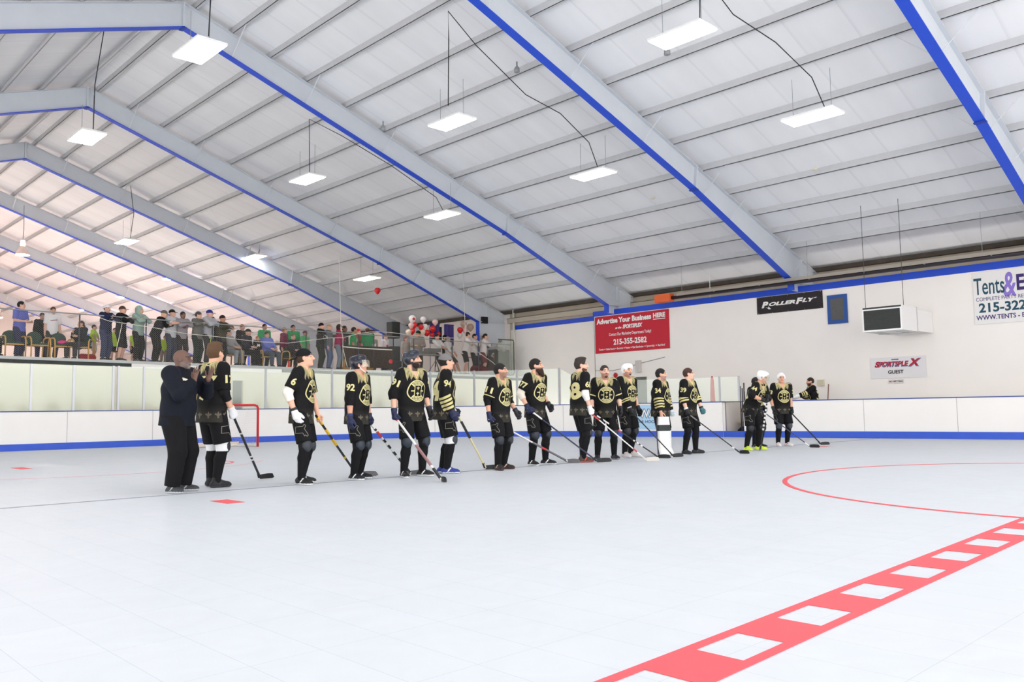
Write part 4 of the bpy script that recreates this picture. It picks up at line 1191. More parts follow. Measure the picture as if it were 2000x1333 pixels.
def stick(label, hand, heel, toe, ext, shaft, blade, bands=(), butt=None, w=.030):
    hand, heel, toe = Vector(hand), Vector(heel), Vector(toe)
    d = (hand - heel).normalized(); top = hand + d * ext; L = (top - heel).length
    root = empty('hockey_stick', (heel.x, heel.y, 0)); tag(root, label, 'hockey stick', 'hockey sticks held by the players'); o0 = Vector((heel.x, heel.y, 0))
    side = d.cross(Vector((0, 0, 1))).normalized()
    heel, toe, top = heel - o0, toe - o0, top - o0
    mb = MB(); mb.bar(heel, top, w, .021, up=(0, 0, 1)); mb.build('shaft', shaft, root, bevel=.004)
    for a, b, m in bands:
        mb = MB(); mb.bar(heel + d * (L * a), heel + d * (L * b), w + .004, .025, up=(0, 0, 1)); mb.build('shaft_band', m, root)
    if butt:
        mb = MB(); mb.tube([top - d * .10, top], .019, 8); mb.build('butt_end', butt, root)
    # curved blade with its own thickness
    t = (toe - heel); t.z = 0; L2 = t.length; t.normalize(); n = Vector((-t.y, t.x, 0)); vs = []; N = 8
    for i in range(N + 1):
        q = i / N; c = heel + t * (L2 * q) + n * (.035 * q * q) ; hh = .062 + .012 * math.sin(q * 3.0) - (.03 if i == N else 0)
        lo = Vector((c.x, c.y, .006 + (.012 if i == N else 0))); hi = lo + Vector((0, 0, hh)) - t * (.02 if i == N else 0)
        vs += [lo - n * .005, lo + n * .005, hi + n * .004, hi - n * .004]
    fs = []
    for i in range(N):
        for k in range(4): fs.append((4 * i + k, 4 * i + (k + 1) % 4, 4 * i + 4 + (k + 1) % 4, 4 * i + 4 + k))
    fs += [(0, 1, 2, 3), (4 * N + 3, 4 * N + 2, 4 * N + 1, 4 * N)]
    mb = MB(); mb.add(vs, fs); mb.bar(heel + Vector((0, 0, .0)) - t * .012, heel + d * .10, .034, .022); mb.build('blade', blade, root)
    return root
# ------------------------------------------------------------------ the line of players
M_blk = mat('stick_black', (26, 26, 30), .4); M_wht = mat('stick_white', (226, 224, 222), .4); M_tape = mat('stick_tape', (70, 68, 70), .8)
M_yel = mat('stick_yellow', (236, 190, 40), .4); M_redb = mat('stick_red', (196, 52, 52), .4); M_beige = mat('stick_beige', (226, 214, 168), .5); M_gryb = mat('stick_grey_blade', (108, 106, 108), .6)
M_pale = mat('stick_pale_blade', (206, 200, 192), .6); M_navy = mat('stick_navy', (46, 50, 76), .4)
NAVYG = (34, 40, 72); BLKG = (30, 30, 34); WHTG = (238, 238, 240)
BW = ((26, 26, 28), (236, 236, 236), (220, 220, 220))
SK1 = (226, 176, 150); SK2 = (214, 162, 136); SK3 = (232, 186, 164)
def grip_point(pos, rz, rs, sg, n):
    r, s = rs; n = nrm(V3(*n) - r.hd[sg] * (V3(*n) @ r.hd[sg]))
    return w2(pos, rz, s, r.wr[sg] + r.hd[sg] * .085 + n * .028)
def P_(name_label, pos, rz, Hh, hands, **k):
    root, r, s = player(name_label, pos, rz, Hh, hands, **k); return pos, rz, (r, s)
PAL = {1: V3(-1, .25, 0), -1: V3(1, .25, 0)}
def give(pl, sg, label, heel, toe, ext, shaft, blade, bands=(), butt=None):
    pos, rz, rs = pl; stick(label, grip_point(pos, rz, rs, sg, PAL[sg]), heel, toe, ext, shaft, blade, bands, butt)

# number 17, back to the camera
a = P_('tall player seen from behind at the left end, brown quiff and white glove', (4.84, 10.84), -1.38, 1.93, ((.20, .17, 1.00), (-.29, .10, 1.03)), head=(-12, 2), num='17', back='17', sl=(.92, .92), stripes=(),
    skin_rgb=SK1, hairdo=('quiff', (96, 70, 48)), gl=((WHTG, (232, 232, 232)), BLKG), elbows=((24, 24, 26), None), feet=((.14, -.02, 10), (-.12, .08, 25)), shoes_=((26, 27, 30), (60, 60, 64), (44, 46, 50)), liner=(236, 236, 238), shoe_hi=True, palms=PAL, pad_rgb=(42, 46, 52))
give(a, 1, 'black stick with white bands held by the tall player seen from behind', (5.87, 11.49, .03), (6.12, 11.50, .03), .10, M_blk, M_blk, ((.28, .30, M_wht), (.33, .35, M_wht), (.68, .70, M_wht)))
# number 6
a = P_('player number 6 in a backwards black cap with a white elbow sleeve', (5.84, 10.26), -2.44, 1.86, ((.25, .0, .97), (-.20, .17, .90)), head=(-16, 8), num='6', wid=.93, sl=(.80, .9), stripes=(),
    skin_rgb=SK1, gl=(((238, 238, 240), (40, 42, 48)), None), grips=(EASY, GRIP), cap_=dict(rgb=(24, 24, 28), back=True), hairdo=('short', (74, 52, 38)), elbows=((238, 232, 220), None), pad_rgb=(52, 56, 62), feet=((.15, .06, 25), (-.13, -.04, 20)), shoes_=BW, palms=PAL)
give(a, -1, 'black and yellow stick held by the player in the backwards cap', (7.01, 10.69, .03), (7.27, 10.51, .03), .12, M_blk, M_gryb, ((.52, .62, M_yel), (.70, .78, M_yel), (.86, .97, M_yel), (.10, .13, M_yel), (.30, .33, M_yel)))
# number 92
a = P_('player number 92 in a dark helmet with a white chin strap', (6.74, 10.28), -2.66, 1.79, ((.25, .03, .84), (-.21, .10, .80)), head=(-22, 4), num='92', sl=(1.38, 1.3), stripes=(),
    skin_rgb=SK2, gl=((NAVYG, (44, 60, 110)), NAVYG), grips=(EASY, GRIP), hairdo=('short', (26, 22, 22)), hel=((26, 26, 44), (240, 240, 242), True), pad_rgb=(50, 58, 68), shoes_=((24, 26, 32), (238, 238, 238), (236, 236, 236)), palms=PAL, shoe_hi=True)
give(a, -1, 'white stick with black bands held by player 92', (7.68, 10.26, .03), (7.94, 10.07, .03), .10, M_wht, M_gryb, ((.02, .28, M_blk), (.34, .40, M_blk), (.46, .52, M_blk), (.57, .62, M_blk), (.66, .76, M_redb), (.78, .81, M_blk)))
# number 91
a = P_('dark bearded player number 91 in a black helmet', (7.5, 10.0), 3.13, 1.87, ((.29, -.02, .95), (-.25, .12, .97)), head=(-42, 4), num='91', wid=.93, sl=(1.32, 1.30), stripes=(),
    skin_rgb=SK1, stub=(70, 52, 46), gl=(NAVYG, ((30, 30, 34), (44, 46, 54))), grips=(GRIP, EASY), hairdo=('short', (28, 24, 24)), beard_=('short', (40, 30, 28)), hel=((30, 36, 50), None, False), pad_rgb=(44, 52, 62), feet=((.13, .0, 20), (-.17, .02, 25)), shoes_=((28, 28, 30), (232, 232, 230), (232, 232, 230)), palms=PAL, shoe_hi=True)
give(a, 1, 'white stick with red mark held by player 91, blade turned to the camera', (7.21, 8.94, .03), (7.12, 8.78, .03), .12, M_wht, M_blk, ((.88, .93, M_redb), (.02, .16, M_blk), (.2, .5, mat('stick_pinkish', (150, 110, 112), .4))))
# number 94
a = P_('player number 94 in a grey patterned head cover with striped sleeves', (8.24, 10.15), -2.166, 1.87, ((.235, .10, .95), (-.235, .17, .98)), head=(-16, 2), num='94', back='94', sl=(1.92, 1.92),
    skin_rgb=SK1, gl=((NAVYG, (34, 34, 40)), NAVYG), grips=(EASY, GRIP), hairdo=('short', (34, 28, 26)), cap_=dict(rgb=(122, 120, 120), brim=False, name='head_cover'), stripes=((.20, .235), (.255, .29), (.31, .345), (.365, .40)), pad_rgb=(50, 56, 62), liner=(236, 236, 238), feet=((.10, .03, 12), (-.11, -.02, 8)), shoes_=((46, 62, 140), (226, 228, 234), (240, 240, 240)), palms=PAL)
give(a, -1, 'black blade stick with a beige shaft passing behind player 94', (9.14, 10.20, .03), (9.35, 9.98, .03), .42, M_beige, M_blk, ((.40, .62, M_blk),), M_beige)
# number 11
a = P_('short black haired player number 11 with black elbow pads', (9.27, 10.0), -3.0, 1.74, ((.28, .02, .88), (-.27, .14, .93)), head=(-30, 2), num='11', sl=(.98, .98),
    skin_rgb=SK2, stub=(150, 112, 96), gl=(NAVYG, ((52, 52, 58), NAVYG)), grips=(GRIP, EASY), hairdo=('short', (30, 25, 24)), elbows=((22, 22, 24), (22, 22, 24)), stripes=((.232, .246), (.262, .276)), feet=((.12, .05, 25), (-.13, -.02, 25)), shoes_=((44, 36, 36), (92, 60, 56), (206, 180, 160)), palms=PAL, pad_rgb=(46, 50, 58))
give(a, 1, 'white stick with a red and grey lower shaft held by player 11', (11.12, 10.22, .03), (11.17, 9.98, .03), .06, M_wht, M_gryb, ((.03, .30, M_gryb), (.30, .36, M_redb), (.36, .48, M_gryb)))
# number 77
a = P_('player number 77 with a long dark beard', (10.41, 10.31), -3.08, 1.87, ((.26, .06, 1.00), (-.23, .13, 1.03)), head=(-32, 3), num='77', wid=.95, sl=(.78, .80), stripes=(),
    skin_rgb=SK1, stub=(120, 86, 72), gl=((NAVYG, (24, 28, 46)), ((48, 48, 54), BLKG)), grips=(GRIP, EASY), hairdo=('short', (34, 28, 26)), beard_=('long', (54, 36, 28)), elbows=((230, 222, 208), None), pad_rgb=(40, 46, 56), feet=((.13, .02, 15), (-.17, .06, 30)), shoes_=((26, 26, 30), (236, 236, 236), (236, 236, 236)), palms=PAL)
give(a, 1, 'navy stick with a white grip and black blade held by the long bearded player', (11.51, 9.87, .03), (11.75, 9.71, .03), .10, M_navy, M_blk, ((.80, .93, M_wht),))
# number 68, half turned away
a = P_('player half turned away with a white elbow sleeve, white glove and orange shoes', (11.47, 10.21), -1.978, 1.91, ((.21, .10, .96), (-.24, .12, .96)), head=(22, 2), num='68', back='68', sl=(.80, .9), stripes=(),
    skin_rgb=SK3, hairdo=('quiff', (58, 50, 46)), beard_=('short', (92, 62, 50)), gl=(WHTG, WHTG), grips=(GRIP, EASY), elbows=((240, 238, 234), None), feet=((.12, -.02, 5), (-.10, .08, 12)), shoes_=((72, 62, 58), (228, 84, 56), (240, 70, 50)), palms=PAL, pad_rgb=(46, 50, 58), shoe_hi=True)
give(a, 1, 'white and red stick with a pale blade held by the player in orange shoes', (12.22, 9.31, .03), (12.45, 9.17, .03), .28, M_wht, M_pale, ((.70, .84, M_redb), (.14, .2, M_redb)), M_beige)
# number 4
a = P_('smiling player with cropped hair facing the camera, number 4', (12.31, 10.32), 2.478, 1.81, ((.26, .10, .93), (-.27, .12, .94)), head=(-8, 0), num='4', sl=(1.02, 1.02),
    skin_rgb=SK3, stub=(176, 132, 116), gl=(BLKG, BLKG), grips=(GRIP, EASY), hairdo=('buzz', (56, 46, 42)), beard_=('goatee', (86, 62, 52)), stripes=((.235, .255), (.272, .292)), feet=((.17, .02, 20), (-.15, .0, 15)), shoes_=((34, 36, 44), (150, 146, 148), (84, 80, 88)), palms=PAL, pad_rgb=(34, 36, 42))
give(a, 1, 'black stick with a white and red upper shaft held by the smiling player', (13.08, 9.69, .03), (13.12, 9.44, .03), .06, M_blk, M_blk, ((.74, .93, M_wht), (.56, .70, M_redb), (.24, .27, M_wht), (.30, .33, M_wht), (.36, .38, M_wht)))
# white helmet with a mouthguard
a = P_('player in a white helmet biting a black mouthguard', (13.18, 10.5), 3.116, 1.86, ((.12, .20, .92), (-.27, .08, .95)), head=(6, -4), num='', sl=(1.85, 1.0), roll=-10, stripes=((.235, .255), (.272, .292)),
    skin_rgb=SK1, stub=(178, 128, 112), gl=((BLKG, (210, 210, 214)), BLKG), grips=(GRIP, EASY), hel=((240, 240, 242), None, False), hairdo=('short', (70, 52, 44)), feet=((.12, .03, 15), (-.12, -.03, 15)), shoes_=((206, 200, 198), (224, 220, 218), (170, 164, 164)), palms=PAL, pad_rgb=(38, 40, 48), shoe_hi=True)
pw = a; r_, s_ = a[2]
mb = MB(); mb.ell(r_.H(0, .098, -.070), (.026, .016, .012), 12, 8, Matrix(r_.R.tolist())); 
ob = [o for o in COL.objects if o.type == 'EMPTY' and o.get('label', '').startswith('player in a white helmet biting')][0]
mb.build('mouthguard', M_black, ob, smooth=True)
give(a, 1, 'black stick held by the player with the mouthguard', (13.50, 9.64, .03), (13.73, 9.54, .03), .08, M_blk, M_blk, ((.3, .5, M_navy),))
# goalie in the line
pos, rz = (13.97, 10.26), -2.857
a = P_('goalie in white leg pads with black squares and striped sleeves', pos, rz, 1.78, ((.25, .10, .88), (-.23, .16, .84)), head=(-16, 0), num='34', sl=(1.93, 1.93), wid=1.12, belly=.03,
    skin_rgb=SK1, stub=(176, 136, 122), gl=(None, ((206, 218, 224), (120, 160, 190))), grips=(EASY, GRIP), hairdo=('short', (38, 32, 32)), stripes=((.17, .20), (.225, .255), (.28, .31), (.335, .365)), feet=((.19, .10, 54), (-.11, .0, -22)), pads=False, palms=PAL)
gp = [o for o in COL.objects if o.get('label', '').startswith('goalie in white leg pads')][0]
r_ = a[2][0]
for sd in (1, -1):
    A_, K_ = r_.ank[sd], r_.knee[sd]; t = nrm(r_.toe[sd]); w = np.cross(t, V3(0, 0, 1)); mb = MB()
    prof = [(.03, .13), (.16, .105), (.34, .10), (.50, .105), (.62, .10), (.78, .085)]
    def sect(z, d0, d1, hw):
        c = V3(A_[0], A_[1], z) ; return [c + t * d0 - w * hw, c + t * d0 + w * hw, c + t * (d1 - .03) + w * hw, c + t * d1 + w * (hw - .03), c + t * d1 - w * (hw - .03), c + t * (d1 - .03) - w * hw]
    rows = [sect(z, .02, .10 + d * .35 + (.07 if z < .1 else 0), (.12, .125, .13, .135, .13, .115)[[q[0] for q in prof].index(z)]) for z, d in prof]; n = 6
    vs = [q for s0 in rows for q in s0]; 
    for i in range(len(rows) - 1):
        for k in range(n):
            mb.cur = 1 if (i == 3 and k in (2, 3, 4)) else (2 if k in (5, 1) else 0)
            mb.f.append([i * n + k, i * n + (k + 1) % n, (i + 1) * n + (k + 1) % n, (i + 1) * n + k]); mb.mi.append(mb.cur)
    mb.f.append(list(range(n))); mb.mi.append(0); mb.f.append([(len(rows) - 1) * n + k for k in range(n)]); mb.mi.append(0)
    mb.v = [tuple(q) for q in vs]
    mb.build('goalie_leg_pad', [mat('pad_white', (232, 232, 230), .5), mat('pad_black', (44, 52, 52), .6), mat('pad_side', (70, 74, 84), .6)], gp, bevel=.012)
# number 39
a = P_('stocky player number 39 with brown hair and striped cuffs', (14.72, 10.11), -2.98, 1.80, ((.23, .08, .90), (-.20, .22, .92)), head=(-26, 0), num='39', sl=(1.45, 1.5), wid=1.06,
    skin_rgb=SK3, gl=((BLKG, (230, 230, 232)), ((70, 120, 126), BLKG)), grips=(GRIP, GRIP), hairdo=('short', (76, 50, 42)), stripes=((.30, .33), (.35, .38), (.40, .43)), feet=((.15, -.02, 25), (-.20, .05, 40)), shoes_=((34, 34, 38), (56, 54, 56), (70, 70, 74)), palms=PAL, pads=False)
give(a, 1, 'dark stick with a pale tip held by the stocky player 39', (15.23, 9.24, .03), (15.20, 9.02, .03), .06, M_blk, M_blk, ((.1, .14, M_wht), (.8, .93, mat('stick_grey', (120, 116, 120), .4))))
# number 44, leaning
a = P_('player leaning on an upright stick in a white helmet and yellow-green shoes', (16.62, 9.76), -3.099, 1.80, ((.13, .36, 1.10), (-.10, .34, 1.16)), head=(-10, -22), lean=(-.05, .20), num='44', back='44', sl=(1.15, 1.2),
    skin_rgb=SK2, gl=(BLKG, BLKG), grips=(GRIP, GRIP), hel=((242, 242, 244), None, True), hairdo=('short', (40, 36, 36)), stripes=(), feet=((.17, -.05, 25), (-.15, .06, 20)), shoes_=((212, 236, 66), (226, 240, 130), (120, 160, 40)), palms={1: V3(-.3, .9, .1), -1: V3(.3, .9, .1)}, pad_rgb=(36, 38, 42), poles={1: V3(.9, -.3, -.4), -1: V3(-.9, -.3, -.4)})
ob = [o for o in COL.objects if o.get('label', '').startswith('player leaning on an upright')][0]
hood_down(ob, a[2][0], .010 * FULL, cloth('black_hood', (30, 27, 28)))
pos, rz, rs = a
stick('dark upright stick with white lettering marks under the leaning player', grip_point(pos, rz, rs, 1, (-.3, .9, .1)), (16.51, 9.51, .03), (16.33, 9.47, .03), .12, M_blk, M_gryb, tuple((.35 + .07 * i, .385 + .07 * i, M_wht) for i in range(8)))
# the one hidden behind him
a = P_('player mostly hidden behind the leaning player, only legs and gloves showing', (17.75, 10.30), 2.962, 1.66, ((.16, .18, .92), (-.18, .10, .92)), head=(-20, -10), num='', sl=(1.0, 1.0), skin_rgb=SK1, gl=(BLKG, BLKG), grips=(GRIP, EASY), hairdo=('short', (40, 34, 32)), feet=((.13, .02, 15), (-.12, .0, 15)), shoes_=((30, 30, 32), (206, 204, 202), (90, 90, 92)), palms=PAL, pad_rgb=(30, 30, 34), stripes=())
give(a, 1, 'bluish black stick reaching out from behind the leaning player', (18.25, 9.25, .03), (18.23, 9.02, .03), .05, M_navy, M_blk, ((.02, .10, M_wht),))
# number 33
a = P_('player in a white helmet facing the camera at the right end of the line', (18.67, 10.14), 2.505, 1.77, ((.24, .06, .90), (-.20, .12, .80)), head=(14, 2), num='33', sl=(.95, .95), skin_rgb=SK2, gl=(BLKG, BLKG), grips=(EASY, GRIP), hel=((242, 242, 244), None, False), hairdo=('short', (60, 46, 40)), feet=((.13, .0, 10), (-.10, .0, 20)), shoes_=((226, 218, 218), (240, 236, 236), (190, 60, 60)), palms=PAL, pad_rgb=(60, 66, 76), stripes=(), wid=1.05)
give(a, -1, 'black stick with an upturned blade held by the player at the right end', (19.55, 9.63, .03), (19.75, 9.48, .03), .08, M_blk, M_blk)
# goalie on the bench behind the boards
a = P_('bearded goalie leaning on the boards behind the bench', (24.78, 12.36), .7245, 1.86, ((-.05, .36, 1.25), (-.30, .58, 1.26)), head=(0, -6), lean=(0, .06), num='', back='31', sl=(1.93, 1.93), skin_rgb=SK1, stub=(110, 80, 66), gl=(BLKG, None), grips=(EASY, EASY), hairdo=('short', (52, 38, 32)), beard_=('short', (70, 48, 40)), feet=((.12, 0, 10), (-.12, 0, 10)), shoes_=BW, palms={1: V3(-1, 0, -.3), -1: V3(.3, 0, -1)}, pads=False, stripes=((.17, .20), (.225, .255), (.28, .31)), poles={1: V3(.6, -.4, -.5), -1: V3(-.7, .1, -.6)})
ob = [o for o in COL.objects if o.get('label', '').startswith('bearded goalie leaning')][0]; r_ = a[2][0]
f = part_field([r_.wr[-1] + r_.hd[-1] * .1], .24, .012); q = r_.wr[-1] + r_.hd[-1] * .10
f.ell(q, (.115, .105, .065), 0); f.cone(q - r_.hd[-1] * .06, q - r_.hd[-1] * .16, .06, .065, .03, cap=(0, 1)); f.ell(q + V3(-.03, .02, .05), (.07, .05, .04), .02, op='s')
npmesh('catching_glove', *f.mesh(), mat('trapper_white', (236, 234, 230), .5), ob)

# the man in dark sweats clapping at the left end
root = empty('person', (4.24, 10.49, 0), -2.478); s0 = 1.80 / 1.78; root.scale = (s0,) * 3
tag(root, 'heavy bald man with a grey beard clapping in dark hooded sweats', 'person')
r = Rig(((.10, .27, 1.36), (-.13, .33, 1.38)), ((.15, .03, 18), (-.14, .02, 15)), (0, .03), (-16, -2), wid=1.26, poles={1: V3(.7, -.2, -.8), -1: V3(-.7, -.1, -.8)}, handdir={1: V3(-.15, .12, 1), -1: V3(-.42, .15, .85)})
hh = .009 * FULL; pl_ = {1: V3(-1, .1, .0), -1: V3(1, -.25, .3)}
make_body(root, r, hh, (104, 74, 62), pl_, {1: (.12, .15, .1), -1: (.15, .18, .15)}, (1, 1), spread=.5, stub=(122, 104, 98), eye=(30, 22, 20))
f, vd, cyl, X, F = top_field(r, hh, {1: 1.93, -1: 1.93}, -.12, 1.04, 'hood', .035, 1.18)
for s_ in (1, -1): f.cone(lerp(r.elb[s_], r.wr[s_], .8), lerp(r.elb[s_], r.wr[s_], .93), .060, .050, .01, cap=(0, 1))
Pm, Qm = f.mesh(); bvh = BVHTree.FromPolygons(Pm.tolist(), Qm.tolist()); ex = []
n_ = nrm(F * .95 + X * .20); o_ = r.pel + r.axis * .425 + X * .115
v, fc = ringshape(0, .046, 0, 360, 30); pv, pf = project(bvh, (v, fc), o_, np.cross(r.axis, n_), r.axis, n_, .004, reach=.23); ex.append((pv, pf, 1))
v, fc = ringshape(.040, .047, 0, 360, 30); pv, pf = project(bvh, (v, fc), o_, np.cross(r.axis, n_), r.axis, n_, .007, reach=.23); ex.append((pv, pf, 2))
pv, pf = project(bvh, fit_text('B', -.017, .017, -.028, .028, bold=.05), o_, np.cross(r.axis, n_), r.axis, n_, .007, reach=.23); ex.append((pv, pf, 2))
npmesh('hoodie', Pm, Qm, [cloth('navy_hoodie', (20, 23, 34)), mat('patch_white', (232, 222, 206), .8), mat('patch_dark', (30, 28, 34), .8)], root, None, ex)
hood_down(root, r, hh, cloth('navy_hoodie', (20, 23, 34)))
shorts(root, r, hh, cloth('black_sweats', (17, 17, 20)), 1.93, 1.12, 'sweatpants')
for sd in (1, -1): shoe(root, r, sd, hh * .8, ((56, 60, 64), (206, 206, 206), (170, 172, 176)))
beard(root, r, hh, 'goatee', (150, 140, 136))
# ------------------------------------------------------------------ things at the rink
# goal with its net
g = empty('hockey_goal', (10.775, 23.145, 0), -0.081); tag(g, 'red framed hockey goal with a white net behind the tall player', 'goal')
GW, GH = .93, 1.22
mb = MB(); pts = [(-GW, 0, 0.0), (-GW, 0, GH - .1), (-GW + .03, 0, GH - .03), (-GW + .1, 0, GH), (GW - .1, 0, GH), (GW - .03, 0, GH - .03), (GW, 0, GH - .1), (GW, 0, 0.0)]
mb.tube(pts, .034, 10); mb.build('goal_frame', mat('goal_red', (204, 34, 44), .35), g, smooth=True)
mb = MB(); mb.tube([(-GW, .02, .03), (-GW, .5, .03), (-GW + .25, .95, .03), (GW - .25, .95, .03), (GW, .5, .03), (GW, .02, .03)], .028, 8)
mb.tube([(-GW + .05, .0, GH), (-GW + .15, .42, GH - .02), (GW - .15, .42, GH - .02), (GW - .05, .0, GH)], .02, 8); mb.tube([(0, .42, GH - .02), (0, .95, .03)], .018, 8)
mb.build('base_frame', mat('goal_white', (226, 218, 208), .6), g, smooth=True)
mb = MB(); mb.box(-GW + .2, GW - .2, .94, .965, .02, .14); mb.build('skirt', mat('canvas_skirt', (230, 220, 206), .9), g)
mb = MB(); t = .0011
def netq(a, b, c, d, n, m):
    a, b, c, d = map(Vector, (a, b, c, d))
    for i in range(n + 1):
        p = a.lerp(b, i / n); q = d.lerp(c, i / n); mb.bar(p, q, t * 2, t * 2)
    for j in range(m + 1):
        p = a.lerp(d, j / m); q = b.lerp(c, j / m); mb.bar(p, q, t * 2, t * 2)
netq((-GW + .25, .95, .04), (GW - .25, .95, .04), (GW - .15, .42, GH - .02), (-GW + .15, .42, GH - .02), 30, 24)
netq((-GW, .02, .04), (-GW + .25, .95, .04), (-GW + .15, .42, GH - .02), (-GW, .02, GH - .05), 16, 22)
netq((GW, .02, .04), (GW - .25, .95, .04), (GW - .15, .42, GH - .02), (GW, .02, GH - .05), 16, 22)
netq((-GW + .05, .0, GH), (GW - .05, .0, GH), (GW - .15, .42, GH - .02), (-GW + .15, .42, GH - .02), 30, 8)
mb.build('net', mat('net_cord', (206, 206, 216), .8), g)

SX = WX - .016
def sign(name, label, cat, y0, y1, z0, z1, m, th=.010, frame=None):
    root = empty(name, (SX, (y0 + y1) / 2, z0)); tag(root, label, cat)
    mb = MB(); mb.box(-th, .006, y1 - (y0 + y1) / 2, y0 - (y0 + y1) / 2, 0, z1 - z0); mb.build('panel', m, root)
    return root, (y0 + y1) / 2, z0, y0 - y1, z1 - z0
def put(sg, name, m, items, th=.013):
    root, yc, z0, w, h = sg
    for it in items:
        mb = MB()
        if it[0] == 'rect':
            _, u0, u1, v0, v1 = it; tm = rect2(-w / 2 + u0 * w, -w / 2 + u1 * w, h - v1 * h, h - v0 * h)
        elif it[0] == 'poly':
            tm = ([(-w / 2 + u * w, h - v * h) for u, v in it[1]], [tuple(range(len(it[1])))])
        else:
            body, u0, u1, v0, v1, kw = it; tm = fit_text(body, -w / 2 + u0 * w, -w / 2 + u1 * w, h - v1 * h, h - v0 * h, **kw)
        wall_sign_text(mb, tm, -th)
        mb.build(name, m, root)
M_sw = mat('print_white', (238, 236, 234), .6)
adv = sign('wall_banner', 'red wall banner offering advertising space with a telephone number', 'banner', 22.08, 18.45, 3.18, 4.66, mat('banner_red', (196, 32, 52), .6, noise=.1, nscale=3))
put(adv, 'lettering', M_sw, [('Advertise Your Business', .025, .775, .065, .21, dict(bold=.045)), ('HERE', .80, .955, .065, .19, dict(bold=.05)), ('rect', .80, .955, .215, .235),
    ('at the', .29, .375, .315, .375, dict(shear=.3, bold=.03)), ('SPORTSPLEX', .39, .66, .275, .385, dict(shear=.35, bold=.05)), ('Contact Our Marketing Department Today!', .20, .77, .47, .575, dict(bold=.015)),
    ('215-355-2582', .26, .71, .645, .80, dict(bold=.035)), ('Towers', .05, .12, .87, .925, dict(bold=.02)), ('rect', .13, .142, .885, .91), ('Dasher Boards', .155, .275, .87, .925, dict(bold=.02)), ('rect', .285, .297, .885, .91), ('Brochures', .31, .39, .87, .925, dict(bold=.02)),
    ('rect', .40, .412, .885, .91), ('Posters', .425, .485, .87, .925, dict(bold=.02)), ('rect', .495, .507, .885, .91), ('Flyer Distribution', .52, .665, .87, .94, dict(bold=.02)), ('rect', .68, .692, .885, .91), ('Sponsorships', .705, .81, .87, .94, dict(bold=.02)), ('rect', .825, .837, .885, .91), ('Much More!', .85, .94, .87, .925, dict(bold=.02))])
rf = sign('wall_banner', 'black wall banner reading ROLLERFLY under the blue stripe', 'banner', 14.79, 12.44, 4.10, 4.675, mat('banner_black', (34, 28, 32), .6, noise=.2, nscale=3))
put(rf, 'lettering', M_sw, [('R', .075, .19, .29, .66, dict(shear=.25, bold=.05)), ('poly', [(.125, .52), (.165, .52), (.225, .76), (.185, .76)]), ('OLLER', .19, .60, .36, .58, dict(shear=.3, bold=.05)), ('F', .605, .72, .27, .63, dict(shear=.25, bold=.05)), ('LY', .70, .90, .34, .56, dict(shear=.3, bold=.05)), ('poly', [(.85, .34), (.925, .34), (.90, .40), (.86, .40)])])
put(rf, 'eyelet', M_alu, [('rect', u, u + .008, v, v + .02) for u in (.02, .24, .48, .73, .97) for v in (.03, .95)])
wb = sign('notice_board', 'dark grey board in a blue frame beside the black banner', 'board', 12.29, 11.64, 3.55, 4.475, mat('frame_blue', (34, 78, 150), .5), .03)
put(wb, 'board_face', mat('board_grey', (92, 92, 92), .7, noise=.25, nscale=12), [('rect', .17, .83, .13, .87)], .034)
tn = sign('wall_banner', 'white wall banner for tents cut off by the right edge', 'banner', 7.98, 3.2, 3.17, 4.66, mat('banner_white', (232, 230, 228), .5))
W_ = 4.78
def U(m): return m / W_
M_teal = mat('print_teal', (28, 74, 92), .6); M_purp = mat('print_purple', (58, 36, 104), .6); M_lil = mat('print_lilac', (140, 116, 204), .6)
put(tn, 'ampersand', M_lil, [('&', U(.76), U(1.08), .06, .52, dict(shear=.1, bold=.02))], .012)
put(tn, 'lettering', M_teal, [('Tents', U(.02), U(.80), .12, .44, dict(bold=.01)), ('215-322', U(.12), U(1.30), .60, .78, dict(bold=.03))], .014)
put(tn, 'lettering', M_purp, [('Ev', U(1.10), U(1.50), .12, .42, dict(bold=.03)), ('COMPLETE PARTY REN', U(.06), U(1.34), .49, .56, dict()), ('WWW.TENTS - EV', U(.04), U(1.36), .83, .92, dict(bold=.02))], .014)
sp = sign('wall_sign', 'white wall sign marking the GUEST bench', 'sign', 11.0, 9.37, 1.75, 2.39, mat('sign_white', (226, 224, 226), .5))
M_dr = mat('print_red', (176, 24, 48), .6)
put(sp, 'logo', mat('print_greyviolet', (116, 108, 140), .6), [('SPORTSPLE', .085, .70, .20, .475, dict(shear=.25, bold=.06)), ('X', .68, .93, .10, .49, dict(shear=.3, bold=.06)), ('rect', .39, .52, .09, .15)], .012)
put(sp, 'logo', M_dr, [('S', .075, .18, .19, .47, dict(shear=.25, bold=.05)), ('PORTSPLE', .175, .69, .21, .43, dict(shear=.25, bold=.035)), ('X', .69, .90, .12, .44, dict(shear=.3, bold=.05))], .014)
put(sp, 'lettering', mat('print_black', (40, 36, 40), .7), [('GUEST', .32, .60, .62, .79, dict(bold=.03))], .014)
ns = sign('wall_sign', 'small NO SPITTING sign below the guest sign', 'sign', 10.49, 10.04, 1.595, 1.715, mat('sign_offwhite', (222, 218, 214), .5))
put(ns, 'lettering', M_dr, [('NO', .06, .28, .3, .72, dict(bold=.04))], .014); put(ns, 'lettering', mat('print_black', (40, 36, 40), .7), [('SPITTING', .34, .96, .3, .7, dict(bold=.03))], .014)
rs = sign('wall_sign', 'narrow upright red lettered sign on the corner of the built-out wall', 'sign', 21.95, 21.85, 1.62, 2.12, mat('sign_offwhite', (222, 218, 214), .5))
put(rs, 'lettering', M_dr, [('rect', .2, .8, .04 + .12 * i, .13 + .12 * i) for i in range(8)], .013)
